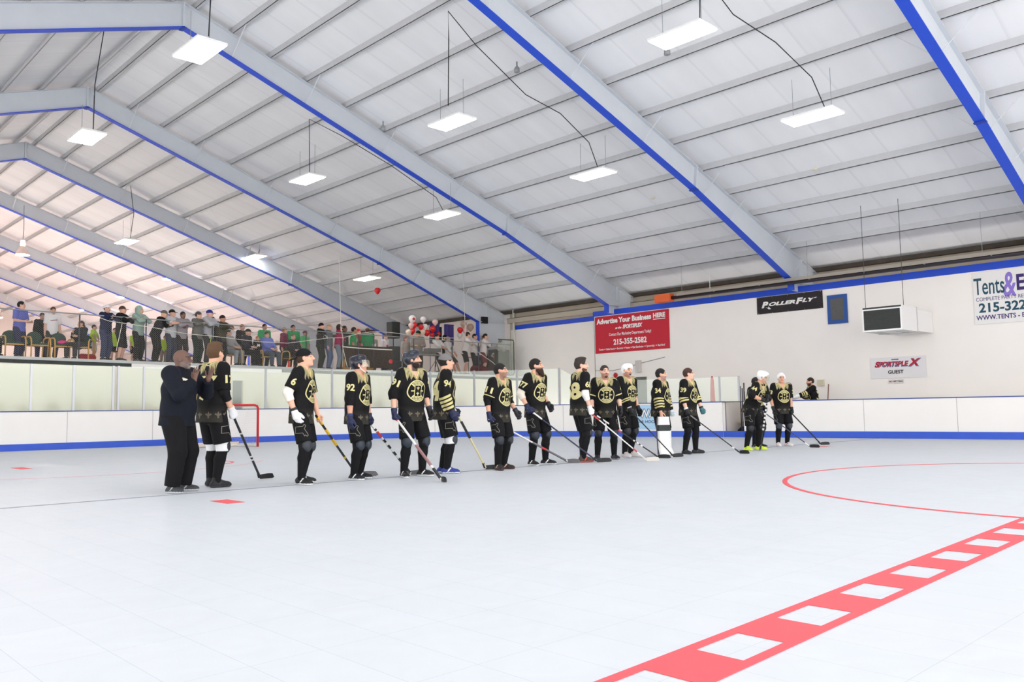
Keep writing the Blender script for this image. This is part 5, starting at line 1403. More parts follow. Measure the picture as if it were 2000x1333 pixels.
mb = MB(); mb.box(WX - .10, WX, 12.51, 12.71, 1.585, 1.79); mb.build('junction_box', mat('box_beige', (206, 198, 176), .6), bevel=.008, label='beige electric box on the wall behind the bench goalie', cat='electric box')
mb = MB(); mb.box(WX - .12, WX, 19.80, 20.02, 2.35, 2.80); mb.build('junction_box', mat('box_grey', (206, 200, 196), .6), bevel=.01, label='pale grey electric box behind the player with the mouthguard', cat='electric box')
mb = MB(); mb.tube([(WX - .02, 22.1, 2.50), (WX - .02, 21.2, 2.46), (WX - .02, 20.4, 2.58), (WX - .02, 19.9, 2.68), (WX - .02, 18.7, 2.86)], .012, 6); mb.build('wall_cable', mat('cable_grey', (150, 150, 152), .6), label='thin grey cable running along the white wall', cat='cable')
mb = MB(); mb.lathe([(.0, 0), (.09, .0), (.10, .04), (.07, .08), (.0, .09)], n=16); o = mb.build('alarm_bell', mat('alarm_red', (186, 30, 44), .4), smooth=True, label='small red alarm bell on the wall beside the smiling player', cat='alarm'); o.location = (WX - .002, 21.07, 2.28); o.rotation_euler = (0, -math.pi / 2, 0)
mb = MB(); mb.box(WX - .018, WX, 19.58, 20.2, 1.0, 2.16); mb.build('window_1', mat('dark_window', (104, 108, 104), .25, noise=.25, nscale=2), kind='structure', label='grey window pane in the wall behind the bench')
mb = MB(); mb.box(13.18, 13.48, 27.80, 27.86, 1.14, 2.13); mb.build('window_2', mat('dark_window2', (92, 98, 94), .4), kind='structure', label='narrow dark window in the end wall')
mb = MB(); mb.box(13.48, 13.53, 27.79, 27.86, 1.14, 2.13); mb.build('trim_8', mat('tan_frame', (196, 184, 160), .7), kind='structure', label='tan frame of the narrow dark window')
# hanging air handler
ac = empty('air_handler', (23.5, 9.625, 3.0)); tag(ac, 'white hanging air handler with a dark grille on its front', 'air handler')
mb = MB(); mb.box(0, 1.05, -.54, .54, 0, .69); mb.build('casing', mat('casing_white', (232, 230, 228), .5), ac, bevel=.01)
mb = MB(); mb.box(1.07, 2.33, -.50, .52, .03, .64); mb.build('duct', mat('casing_white', (232, 230, 228), .5), ac)
mb = MB(); mb.box(1.04, 1.08, -.55, .55, -.01, .70); mb.build('flange', M_concrete, ac)
mb = MB(); mb.box(-.03, 0, -.54, .54, .0, .045); mb.box(-.03, 0, -.54, .54, .60, .635); mb.box(-.03, 0, -.54, -.505, .045, .60); mb.box(-.03, 0, .505, .54, .045, .60); mb.build('grille_frame', M_white, ac)
mb = MB(); mb.box(-.012, -.004, -.505, .505, .045, .60)
for i in range(13): mb.box(-.022, -.010, -.505, .505, .06 + i * .041, .072 + i * .041)
mb.box(-.014, -.002, -.53, .53, .64, .685); mb.build('grille', mat('grille_dark', (50, 54, 52), .5), ac)
for q in (-.4, .2):
    mb = MB(); mb.box(.05, 1.0, q, q + .1, -.03, 0); mb.build('bracket', M_concrete, ac)
for yy in (-.52, .53):
    mb = MB(); mb.tube([(.2, yy, .0), (.2, yy, roofz(23.7) - 3.0 - .1)], .008, 6); mb.build('hanger_rod', M_darkmetal, ac)
# gas tube heater under the eave
ht = empty('tube_heater', (25.2, 18.0, 5.0)); tag(ht, 'long tube heater with an orange burner box above the blue stripe', 'heater')
mb = MB(); mb.prism([(-.14, -.02), (-.10, .09), (.10, .09), (.14, -.02), (.13, -.02), (.09, .08), (-.09, .08), (-.13, -.02)], -22.5, -.45); mb.build('reflector', mat('reflector_tan', (176, 168, 156), .4, .3), ht)
mb = MB(); mb.tube([(0, -.1, -.045), (0, -22.5, -.045)], .07, 10); mb.build('burner_tube', mat('tube_dark', (58, 54, 60), .4, .3), ht, smooth=True)
mb = MB(); mb.box(-.15, .13, -.16, .52, -.17, .12); mb.build('burner_box', mat('burner_orange', (226, 100, 48), .5), ht, bevel=.012)
for i in range(12):
    mb = MB(); mb.bar((-.14, -2.0 - 1.75 * i, -.03), (.14, -2.0 - 1.75 * i, -.03), .02, .012); mb.build('tube_bracket', M_alu, ht)
for i, yy in enumerate((-.6, -5.4, -10.5, -15.6)):
    mb = MB(); mb.tube([(0, yy, .09), (0, yy, roofz(25.2) - 5.0 - .05)], .006, 5); mb.build('hanger_chain', M_wire, ht)
mb = MB(); mb.tube([(25.95, 16.71, 4.89), (25.9, 16.68, roofz(25.9) - .05)], .014, 6); mb.build('conduit', M_white, label='thin white vertical conduit hanging in front of the heater', cat='conduit')
mb = MB(); mb.tube([(26.97, 28.02, 0), (26.97, 28.02, roofz(27.0) - .02)], .055, 12); mb.build('downpipe', mat('pipe_white', (222, 218, 206), .5), smooth=True, label='white vertical pipe at the corner of the mezzanine and the side wall', cat='pipe')
# bench doorway: open gate, leaning sticks, kit bag
gt = empty('bench_gate', (23.68, 14.83, 0)); tag(gt, 'open bench gate with grey metal edges in the gap of the boards', 'gate')
mb = MB(); mb.box(0, .95, -.03, .03, .12, BH); mb.build('gate_panel', mat('gate_white', (224, 216, 208), .5), gt)
mb = MB(); mb.box(-.03, .0, -.035, .035, .10, BH + .02); mb.box(.95, .98, -.035, .035, .10, BH + .02); mb.box(-.03, .98, -.035, .035, BH, BH + .02); mb.build('gate_edge', M_alu, gt)
mb = MB(); mb.box(23.52, 23.72, 14.10, 14.9, 0, .19); mb.build('trim_9', M_kick, kind='structure', label='blue threshold of the bench gap')
mb = MB(); mb.tube([(23.53, 14.84, BH + .012), (23.68, 14.18, BH + .012)], .012, 6); mb.build('gate_bar', M_darkmetal, label='thin dark bar closing the top of the bench gap', cat='bar')
for i, (dy, zt) in enumerate(((.0, 1.72), (.05, 1.55), (.10, 1.62), (-.07, 1.45))):
    root = empty('hockey_stick', (23.86, 14.27 + dy, 0)); tag(root, 'dark stick leaning upright at the bench gap behind the leaning player', 'hockey stick', 'sticks leaning at the bench gap')
    mb = MB(); mb.bar((0, 0, .05), (.06, .02 * i, zt), .032, .022); mb.build('shaft', (M_blk, M_navy, M_blk, M_gryb)[i], root)
    mb = MB(); mb.bar((0, 0, .04), (.22, .12, .05), .012, .07); mb.build('blade', M_blk, root)
bgf = Field((23.9, 14.2, -.02), (24.6, 15.0, .45), .02); bgf.cone((24.12, 14.42, .15), (24.26, 14.62, .15), .13, .13, .02); bgf.ell((24.2, 14.5, .26), (.14, .12, .07), .03)
o = npmesh('kit_bag', *bgf.mesh(), cloth('bag_black', (28, 26, 30)), None); tag(o, 'black kit bag on the floor inside the bench gap', 'bag')
mb = MB(); mb.lathe([(.0, 0), (.085, 0), (.09, .6), (.075, .9), (.055, 1.4), (.03, 1.52), (.0, 1.55)], (24.6, 15.88, .47), 14); mb.build('furled_banner', mat('furled_red', (196, 30, 46), .7), smooth=True, label='furled red banner standing behind the side glass', cat='banner')
mb = MB(); mb.box(24.35, 24.95, 13.0, 17.5, .42, .47); b = mb.build('bench', mat('bench_wood', (196, 182, 160), .6), label='players bench behind the boards', cat='bench')
for yy in (13.2, 15.2, 17.3):
    mb = MB(); mb.box(24.4, 24.9, yy - .03, yy + .03, 0, .42); mb.build('leg', M_darkmetal, b)
mb = MB(); mb.bar((25.0, 12.10, .3), (25.05, 12.0, 1.62), .030, .021); mb.build('hockey_stick', mat('stick_brown', (132, 84, 76), .5), label='brown stick propped up beside the bench goalie', cat='hockey stick')
# painted board advert
a_, b_ = Vector((22.73, 17.80)), Vector((22.98, 16.80)); d = (b_ - a_).normalized(); n = Vector((-d.y, d.x))
wa = empty('board_advert', (a_.x, a_.y, .26)); tag(wa, 'light blue hockey advert on the boards behind the line of players', 'advert')
Lw = (b_ - a_).length
def onb(tm, off): return [(d.x * u - n.x * off, d.y * u - n.y * off, v) for u, v in tm[0]], tm[1]
for nm, m_, tms, off in (('panel', mat('advert_blue', (176, 212, 238), .5, noise=.12, nscale=6), [rect2(0, Lw, 0, .80)], .022), ('lettering', mat('print_navy', (52, 62, 110), .6), [fit_text('WAR', .20, Lw * .98, .36, .68, bold=.07), fit_text('WAR HOCKEY', .04, Lw * .98, .20, .29, shear=.2, bold=.02)], .025), ('lettering', M_sw, [fit_text('WAR', .22, Lw * .97, .38, .66, bold=.02)], .028)):
    mb = MB()
    for tm in tms: mb.add(*onb(tm, off))
    mb.build(nm, m_, wa)
# cords of the lamps and small ceiling fittings
def cord(label, pts, r=.012): 
    mb = MB(); mb.tube(pts, r, 6); mb.build('lamp_cord', M_cable, label=label, cat='cord')
cord('dark lamp cord rising from the lamp above the middle of the row to a hook', [(12.55, 15.2, 8.3), (12.5, 15.1, 9.9), (12.2, 14.75, roofz(12.2) - .25), (13.2, 14.9, 9.9), (15.2, 15.2, 9.25), (16.2, 14.9, 8.9), (17.0, 14.6, 8.2), (17.1, 14.4, 7.5)])
cord('dark lamp cord running down the roof to the lamp over the notice board', [(14.0, 9.0, roofz(14.0) - .3), (15.3, 9.05, roofz(15.3) - .35), (16.4, 8.7, 8.85), (17.3, 8.35, 8.2), (17.45, 8.15, 7.48)])
cord('dark cord at the top of the lamp nearest the top edge', [(13.25, 8.55, 8.28), (13.2, 8.5, 8.7), (13.0, 8.4, roofz(13.0) - .2)])
cord('dark lamp cord from the lamp over the helmeted players to the next lamp', [(12.95, 22.35, 8.3), (12.9, 22.3, roofz(12.9) - .45), (14.2, 22.5, 9.75), (15.6, 21.8, 8.9), (16.8, 21.0, 7.9), (17.0, 20.9, 7.48)])
cord('dark cord dropping from the ridge to the lamp at the second ridge', [(6.8, 22.5, 8.3), (6.75, 22.3, 9.4), (6.9, 22.0, roofz(6.9) - .1)])
cord('dark cord dropping to the lamp near the top left', [(6.7, 15.4, 8.3), (6.7, 15.3, 9.4), (6.75, 15.3, roofz(6.75) - .1)])
cord('grey cord dropping to the lamp above the leaning spectators', [(12.3, 35.6, 8.3), (12.35, 35.4, 9.3), (12.2, 35.4, roofz(12.2) - .2)])
cord('grey cord dropping to the lamp above the seated spectators', [(17.95, 35.5, 8.3), (17.95, 35.4, roofz(17.95) - .2)])
def spot(label, x, y, z, yaw):
    root = empty('sensor_light', (x, y, z), yaw); tag(root, label, 'sensor light', 'small grey lights under the purlins')
    mb = MB(); mb.lathe([(.04, 0), (.07, -.05), (.075, -.14), (.06, -.15)], n=14); mb.build('lamp_head', mat('grey_fitting', (150, 152, 154), .4, .3), root, smooth=True)
    mb = MB(); mb.bar((0, 0, 0), (.0, 0, .13), .03, .03); mb.build('bracket', M_wire, root)
spot('small grey light under a purlin near the middle of the roof', 14.3, 14.6, roofz(14.3) - .36, .3)
spot('small grey light under a purlin just right of the nearest blue frame', 15.5, 10.9, roofz(15.5) - .36, .3)
spot('small grey light under a purlin close to the top right', 14.2, 6.2, roofz(14.2) - .36, .2)
spot('small grey light under a purlin left of the middle frame', 14.3, 20.4, roofz(14.3) - .36, .3)
def smoke(label, x, y):
    mb = MB(); mb.lathe([(.0, 0), (.055, 0), (.06, .03), (.05, .05), (.0, .05)], (x, y, roofz(x) - .28), 12); mb.build('smoke_detector', mat('detector_cream', (226, 216, 184), .5), smooth=True, label=label, cat='smoke detector')
smoke('cream smoke detector below the lamp over the notice board', 21.3, 10.3); smoke('cream smoke detector right of the lamp above the red banner', 20.9, 15.4)
# ------------------------------------------------------------------ mezzanine: railing, people, furniture
def zmz(x): return zm(x) + .0
RY = lambda x: yw(x) + .05
rl = empty('railing', (6, RY(6), zmz(6))); tag(rl, 'steel railing with chain link netting along the mezzanine edge', 'railing')
o0 = Vector((6, RY(6), zmz(6)))
xs = [-12 + 38.2 * i / 40 for i in range(41)]
mb = MB(); mb.tube([Vector((x, RY(x), zmz(x) + 1.40)) - o0 for x in xs], .019, 8); mb.build('top_rail', mat('rail_grey', (150, 152, 150), .5, .3), rl, smooth=True)
for x in (-9, -5.5, -2, 1.5, 5.0, 8.25, 10.25, 12.45, 16.0, 18.25, 18.95, 20.85, 22.85, 24.3):
    mb = MB(); mb.tube([Vector((x, RY(x), zmz(x))) - o0, Vector((x, RY(x), zmz(x) + 1.38)) - o0], .022, 8); mb.build('rail_post', mat('rail_post_dark', (86, 88, 92), .5, .3), rl, smooth=True)
mb = MB(); hgt = 1.36; x = -4.0
while x < 25.8:
    for sg in (1, -1):
        a = Vector((x, RY(x) - .01 * sg, zmz(x) + (0.02 if sg > 0 else hgt))); b = Vector((x + 1.36, RY(x + 1.36) - .01 * sg, zmz(x + 1.36) + (hgt if sg > 0 else .02)))
        mb.bar(a - o0, b - o0, .0024, .0024)
    x += .065
mb.build('chain_link_netting', mat('netting_wire', (168, 166, 160), .5, .3), rl)

def fig(label, x, dy, Hh, rz, pose, sk, top, bottom, hairdo=None, cap_=None, head=(0, 0), hood=None, lean=(0, .03), hands=None, feet=None, group='spectators on the mezzanine', wid=1.0, zoff=0.0, beard_=None, emb=None, poles=None, hel=None, shoes_=((44, 42, 44), (170, 168, 166), (70, 70, 70)), seat=.46, twist=0):
    y = yw(x) + dy; s = Hh / 1.78
    root = empty('person', (x, y, zmz(x) + zoff), rz); root.scale = (s, s, s); tag(root, label, 'person', group)
    HH = {'lean': ((-.06, .30, 1.30), (.08, .28, 1.32)), 'stand': ((.24, .06, .88), (-.24, .06, .88)), 'hold': ((.14, .30, 1.12), (-.14, .30, 1.12)), 'sit': ((.10, .34, .70), (-.10, .36, .70)), 'cross': ((-.10, .20, 1.16), (.12, .22, 1.20)), 'back': ((.22, .08, .92), (-.22, .10, .92)), 'rail1': ((.10, .34, 1.30), (-.16, .32, 1.28))}
    hd = hands or HH[pose]
    ft = feet or (((.16, .42, 8), (-.16, .44, 8)) if pose == 'sit' else ((.12, .02, 12), (-.11, -.03, 12)))
    po = poles or ({1: V3(.9, .2, -.3), -1: V3(-.9, .2, -.3)} if pose in ('lean', 'cross', 'rail1') else None)
    r = Rig(hd, ft, lean if pose != 'sit' else (lean[0], lean[1] if lean != (0, .03) else -.06), head, sit=pose == 'sit', wid=wid, poles=po, seat=seat, twist=twist)
    h = .0165 * FULL
    make_body(root, r, h, sk, {1: V3(-.3, 0, -1) if pose in ('lean', 'rail1') else V3(-1, .2, 0), -1: V3(.3, 0, -1) if pose in ('lean', 'rail1') else V3(1, .2, 0)}, None, (0, 0))
    rgb, sl, nk = top[:3]; m = cloth('top_%d_%d_%d' % rgb, rgb)
    f, vd, cyl, X, F = top_field(r, h, {1: sl, -1: sl}, -.10, 1.0, nk); Pm, Qm = f.mesh(); ex = []; ms = [m]
    if emb:
        bvh = BVHTree.FromPolygons(Pm.tolist(), Qm.tolist()); ms.append(mat('emblem_%d_%d_%d' % emb[1], emb[1], .8))
        pv, pf = project(bvh, emb[0], r.pel + r.axis * .30, (-X if len(emb) < 3 else X), r.axis, (F if len(emb) < 3 else -F), .008, step=.05); ex.append((pv, pf, 1))
    npmesh('sweatshirt' if sl > 1.3 else 'tee_shirt', Pm, Qm, ms, root, None, ex)
    shorts(root, r, h, cloth('leg_%d_%d_%d' % bottom[0], bottom[0]), bottom[1], 1.0, 'trousers' if bottom[1] > 1 else 'shorts', print_=False)
    for sd in (1, -1): shoe(root, r, sd, .016, shoes_)
    if hairdo: hair(root, r, .016, *hairdo)
    if beard_: beard(root, r, .014, *beard_)
    if cap_: cap(root, r, .014, **cap_)
    if hood == 'up': hood_up(root, r, .016, m)
    elif hood == 'down': hood_down(root, r, .018, m)
    return root, r
PI = math.pi
SKA, SKB, SKC = (216, 168, 146), (196, 144, 120), (130, 92, 76)
BLK, NAV, GRY, DGR, JEAN = (26, 26, 28), (34, 40, 70), (150, 148, 150), (58, 56, 58), (74, 88, 116)
NEON, GRN = (206, 240, 70), (44, 158, 92)
bar1 = join2d([seg2([(-.10, .06), (.10, .09)], .025)]); dot1 = ringshape(0, .06, 0, 360, 14); ltr = fit_text('M', -.09, .09, -.08, .08, bold=.04)
LN = PI + .42      # leaning on the rail, looking along the line of players
fig('spectator in black sitting at the left edge of the mezzanine', 5.95, .8, 1.72, PI + .2, 'sit', SKA, (BLK, 1.9, 'round'), (BLK, 1.9), ('short', (60, 46, 40)), head=(-20, 0))
fig('man in a blue tee standing behind the green chairs, hands together', 6.81, .95, 1.79, PI + .6, 'hold', SKA, ((96, 104, 186), .85, 'round'), ((44, 50, 84), 1.9), ('short', (36, 30, 30)), head=(-30, 0))
fig('spectator in black half hidden behind the man in the white tee', 7.62, 1.7, 1.56, PI - .2, 'stand', SKB, (BLK, 1.9, 'round'), (NAV, 1.9), ('short', (46, 36, 34)), head=(-10, -10))
fig('man in a white tee with a red stripe standing behind the green chairs', 7.77, 1.15, 1.72, PI + .1, 'stand', SKA, ((232, 228, 228), .85, 'round'), (DGR, 1.9), ('buzz', (84, 66, 58)), head=(10, -14), emb=(bar1, (150, 40, 48)))
fig('seated woman with a ponytail looking up to the left', 8.46, .75, 1.66, PI - .9, 'sit', SKA, ((34, 40, 42), 1.9, 'round'), (DGR, 1.9), ('pony', (92, 52, 40)), head=(20, 14), hands=((.06, .26, .95), (-.10, .30, .80)))
fig('boy in a neon yellow tee and white shorts', 9.04, 1.35, 1.25, PI + 1.0, 'cross', SKA, (NEON, .85, 'round'), ((226, 218, 206), .95), ('short', (76, 48, 36)), hands=((.16, .20, 1.02), (-.14, .22, 1.0)), poles={})
fig('man in navy with a white cap resting his chin on the rail', 9.11, .37, 1.82, LN, 'lean', SKA, (NAV, 1.9, 'round'), ((52, 60, 88), 1.9), ('short', (60, 42, 36)), dict(rgb=(226, 226, 230), brim=False), hands=((-.02, .22, 1.40), (.0, .24, 1.34)))
fig('man in a black hoodie, brown cap and long black shorts at the rail', 9.57, .37, 1.82, LN + .3, 'lean', SKA, (BLK, 1.9, 'hood'), (BLK, 1.12), None, dict(rgb=(84, 62, 50)), hood='down', head=(-14, 0))
fig('child in a neon yellow tee behind the man with the brown cap', 9.75, 1.5, 1.2, PI, 'stand', SKA, (NEON, .85, 'round'), (BLK, .9), ('short', (90, 60, 44)))
fig('man in a raised grey hood and pale green shirt at the rail', 10.12, .38, 1.86, LN, 'lean', SKA, ((150, 172, 160), 1.9, 'hood'), (BLK, 1.92), None, None, hood='up', head=(-20, -4))
fig('child in a neon yellow tee behind the man in the grey hood', 10.36, 1.5, 1.12, PI + .5, 'stand', SKA, (NEON, .85, 'round'), (BLK, .9), ('short', (90, 60, 44)))
fig('man in black bending over the rail in a camouflage cap', 10.69, .45, 1.84, LN + .3, 'lean', SKA, (BLK, 1.9, 'hood'), (BLK, 1.92), None, dict(rgb=(96, 92, 80)), lean=(.0, .22), hands=((-.16, .42, 1.20), (-.06, .50, 1.22)), head=(-24, -16), hood='down')
fig('crouching child in a neon yellow tee beside the leaning man in the camouflage cap', 11.36, 1.5, 1.06, PI, 'stand', SKA, (NEON, .85, 'round'), ((150, 132, 116), 1.9), ('short', (120, 80, 56)), lean=(0, .2))
fig('man in a pale grey tee and black cap with crossed bare arms on the rail', 11.17, .37, 1.84, LN, 'lean', SKA, ((196, 196, 200), .85, 'round'), ((58, 62, 76), 1.92), None, dict(rgb=(32, 34, 34)), head=(-22, 0))
fig('dark haired man in a grey sweatshirt with a printed chest at the rail', 11.55, .40, 1.80, LN - .3, 'lean', SKC, ((150, 142, 146), 1.9, 'round'), ((44, 36, 36), 1.92), ('short', (36, 28, 28)), None, head=(6, -2), emb=(dot1, (120, 50, 70)))
fig('man in an olive grey jacket with a backwards cap at the rail', 12.06, .37, 1.84, LN, 'rail1', SKA, ((112, 110, 104), 1.9, 'hood'), ((34, 44, 40), 1.92), ('short', (66, 48, 40)), dict(rgb=(84, 78, 80), back=True), head=(-20, -4), hands=((.02, .26, 1.36), (-.02, .26, 1.34)))
fig('man in a light grey hoodie and blue cap leaning on the rail', 12.47, .42, 1.94, LN, 'lean', SKA, ((176, 176, 180), 1.9, 'hood'), (DGR, 1.92), None, dict(rgb=(44, 54, 128)), head=(-24, -4), hood='down')
fig('dark haired woman half hidden behind the man in the blue cap', 12.95, 1.25, 1.80, PI + .3, 'stand', SKA, (BLK, 1.9, 'round'), (BLK, 1.9), ('long', (44, 32, 30)))
fig('youth in a dark olive top and beanie resting on the rail', 12.91, .37, 1.78, LN, 'lean', SKB, ((66, 62, 46), 1.9, 'round'), (BLK, 1.92), None, dict(rgb=(52, 46, 46), brim=False, beanie=True), head=(-22, -4), hands=((-.10, .30, 1.32), (-.30, .26, 1.30)))
fig('seated spectator in a grey hoodie beside the wooden chair', 13.50, .95, 1.74, LN, 'sit', SKA, ((166, 160, 160), 1.9, 'hood'), ((140, 146, 150), 1.9), ('short', (50, 38, 34)), head=(-16, 0), hood='down')
fig('spectator in black and orange standing behind the seated man in the black cap', 14.35, 1.85, 1.68, PI + .2, 'stand', SKA, (BLK, 1.9, 'round'), (BLK, 1.9), ('short', (150, 104, 74)), emb=(bar1, (226, 92, 50)))
fig('seated man in a dark jacket and black cap leaning forward', 14.0, .85, 1.80, LN + .2, 'sit', SKA, ((40, 40, 50), 1.9, 'round'), (BLK, 1.92), None, dict(rgb=(26, 26, 30)), head=(-10, -6), lean=(0, .10))
fig('small child in a black jersey with a white letter', 14.42, .75, 1.15, PI + .2, 'stand', SKA, (BLK, 1.6, 'round'), (BLK, 1.9), ('short', (200, 120, 60)), emb=(ltr, (226, 224, 220)))
fig('man in a green tee standing above the seated man in blue', 15.45, 2.25, 1.81, PI, 'stand', SKB, (GRN, .85, 'round'), (DGR, 1.9), ('short', (50, 40, 36)))
fig('seated man in a blue hoodie and jeans', 14.95, .95, 1.76, LN - .2, 'sit', SKA, ((112, 124, 198), 1.9, 'hood'), ((78, 88, 98), 1.92), ('short', (64, 46, 38)), head=(10, -4), hood='down', wid=1.12)
fig('blond spectator in a maroon hoodie', 15.92, 1.6, 1.65, PI + .6, 'stand', SKA, ((126, 34, 72), 1.9, 'hood'), (DGR, 1.9), ('short', (178, 112, 66)), head=(-40, 0))
fig('dark haired man in a green tee looking away', 16.62, 2.2, 1.85, PI - .1, 'stand', SKB, (GRN, .85, 'round'), (DGR, 1.9), ('short', (40, 34, 34)), wid=1.1)
fig('seated man in a dark jacket with glasses and fair hair', 15.98, .9, 1.74, PI, 'sit', SKA, ((38, 38, 40), 1.9, 'round'), (BLK, 1.9), ('short', (120, 96, 66)))
fig('man in a green tee and maroon cap', 17.02, 2.0, 1.62, PI + .3, 'stand', SKB, ((96, 190, 116), .85, 'round'), (BLK, 1.9), None, dict(rgb=(116, 34, 48)), emb=(bar1, (150, 40, 50)))
fig('man in a black hooded jacket with a white print and black beanie', 16.92, .62, 1.82, LN + .2, 'cross', SKA, ((36, 36, 34), 1.9, 'hood'), ((38, 40, 36), 1.92), None, dict(rgb=(40, 28, 34), brim=False, beanie=True), head=(-18, 0), emb=(ltr, (180, 180, 172)), hood='down')
fig('balding man in a grey hooded top and jeans', 17.33, .72, 1.80, LN + .3, 'stand', SKA, ((104, 108, 114), 1.9, 'hood'), ((96, 108, 140), 1.92), ('fade', (190, 150, 110)), head=(-24, 0), hood='down')
fig('woman in a magenta and grey top with jeans', 17.70, .62, 1.82, LN + .4, 'cross', SKA, ((166, 38, 84), 1.9, 'round'), ((120, 130, 142), 1.92), ('long', (60, 42, 38)), head=(-30, 0), emb=(rect2(-.12, .12, -.02, .16), (86, 72, 72)))
fig('dark faced man behind the woman in magenta', 18.32, 1.25, 1.86, PI + .5, 'stand', SKC, ((48, 60, 50), 1.9, 'round'), (DGR, 1.9), ('short', (60, 44, 42)))
fig('man in a green jersey with a white letter beside the rope', 18.98, 1.6, 1.88, PI + .9, 'stand', SKB, (GRN, 1.0, 'round'), ((48, 46, 42), 1.9), ('short', (40, 34, 32)), head=(-20, 0), emb=(ltr, (226, 226, 222)))
fig('spectator in a red, white and blue hat behind the green jerseys', 19.50, 2.05, 1.88, PI, 'stand', SKA, ((206, 60, 56), 1.0, 'round'), (DGR, 1.9), ('short', (90, 66, 50)), dict(rgb=(196, 44, 52), brim=False, beanie=True))
fig('man in a green jersey turned away, right of the red hat', 19.72, 1.65, 1.90, -.3, 'stand', SKB, ((40, 140, 84), 1.0, 'round'), (DGR, 1.9), ('short', (84, 60, 48)))
fig('spectator in a white printed top beyond the long table', 20.1, 1.9, 1.70, PI, 'stand', SKA, ((150, 140, 132), 1.0, 'round'), (DGR, 1.9), ('short', (70, 54, 46)), emb=(ltr, (236, 236, 232)))
fig('spectator in a white jersey with a red emblem by the purple hats', 20.85, 2.1, 1.73, PI + .2, 'stand', SKA, ((222, 214, 214), 1.5, 'round'), (NAV, 1.9), ('short', (80, 50, 44)), emb=(dot1, (200, 40, 50)))
fig('red haired spectator in a grey top beside the tall black speaker', 21.62, 1.7, 1.66, PI + .1, 'stand', SKA, ((176, 164, 156), 1.0, 'round'), (DGR, 1.9), ('long', (150, 66, 48)))
fig('disc jockey in a grey hoodie and dark green beanie behind the equipment', 21.95, 1.25, 1.90, PI - .5, 'hold', SKB, ((150, 140, 130), 1.9, 'hood'), (DGR, 1.9), None, dict(rgb=(38, 44, 40), brim=False, beanie=True), head=(-60, -24), hood='down', lean=(0, .12))
fig('seated player in a white and red jersey with arms folded', 22.85, 1.0, 1.90, PI + .2, 'sit', SKB, ((224, 218, 214), 1.5, 'round'), (DGR, .95), ('short', (44, 36, 34)), emb=(dot1, (120, 116, 118)), seat=.75, hands=((-.06, .26, 1.06), (.08, .28, 1.08)), poles={1: V3(.9, .2, -.3), -1: V3(-.9, .2, -.3)})
fig('seated player in a white jersey and grey hat with a round emblem', 23.45, 1.0, 1.86, PI + .25, 'sit', SKB, ((220, 214, 210), 1.5, 'round'), (DGR, .95), ('short', (60, 44, 40)), dict(rgb=(120, 116, 118), brim=False, beanie=True), emb=(dot1, (110, 104, 108)), seat=.72)
fig('man in black standing right of the seated players', 23.72, 1.7, 1.86, PI + .4, 'stand', SKB, ((40, 38, 40), 1.9, 'round'), (DGR, 1.9), ('short', (30, 26, 26)), dict(rgb=(30, 28, 32)))
fig('man in a white tee and black shorts leaning on the rail at the right', 23.98, .60, 1.93, LN + .4, 'lean', SKA, ((224, 216, 212), .9, 'round'), (BLK, .95), ('short', (60, 44, 38)), lean=(0, .10), head=(-16, -4))
fig('player in a white jersey second from the right at the rail', 24.80, .95, 1.92, LN, 'lean', SKA, ((226, 220, 218), 1.5, 'round'), (DGR, 1.9), ('short', (50, 38, 34)), emb=(dot1, (110, 106, 116)))
fig('player in a white jersey with a dark number at the rail', 25.02, .58, 1.92, LN + .2, 'lean', SKA, ((226, 220, 218), 1.5, 'round'), ((120, 60, 62), .95), ('short', (46, 36, 34)), emb=(ltr, (90, 88, 104)), lean=(0, .08))
fig('player in a white jersey behind, nearest the white column', 25.5, 1.1, 1.92, PI, 'lean', SKA, ((216, 210, 210), 1.5, 'round'), (DGR, 1.9), ('short', (64, 50, 44)), emb=(ltr, (90, 88, 104)))
fig('bending spectator in a grey jersey at the end of the rail', 25.62, .52, 1.74, LN + .5, 'lean', SKA, ((186, 178, 174), 1.5, 'round'), ((120, 108, 100), 1.9), ('short', (92, 76, 66)), lean=(0, .22), hands=((-.16, .42, 1.20), (-.06, .50, 1.22)), head=(-30, -20))

# wooden armchairs with green backs
M_oak = mat('chair_oak', (214, 164, 84), .45, noise=.12, nscale=9); M_green = cloth('chair_green', (54, 78, 68), bump=.1)
def armchair():
    root = empty('armchair')
    f = Field((-.3, -.1, .35), (.3, .62, 1.0), .02); f.ell((0, .43, .66), (.235, .055, .20), 0); f.cone((-.12, .42, .52), (.12, .42, .52), .07, .07, .05)
    npmesh('backrest', *f.mesh(), M_green, root)
    mb = MB(); mb.box(-.24, .24, -.02, .42, .41, .47); mb.build('seat', M_green, root, bevel=.02)
    mb = MB(); mb.bar((-.24, -.02, .40), (.24, -.02, .40), .04, .03); mb.bar((-.24, .40, .40), (.24, .40, .40), .04, .03); mb.build('seat_rail', M_oak, root)
    for s in (-1, 1):
        mb = MB(); X_ = s * .28
        mb.tube([(X_, -.06, 0), (X_, -.06, .50), (X_, -.03, .60), (X_, .05, .655), (X_, .30, .66), (X_, .42, .62), (X_, .46, .50), (X_, .50, 0)], .022, 8); mb.build('arm_frame', M_oak, root, smooth=True)
    return root
ch = armchair()
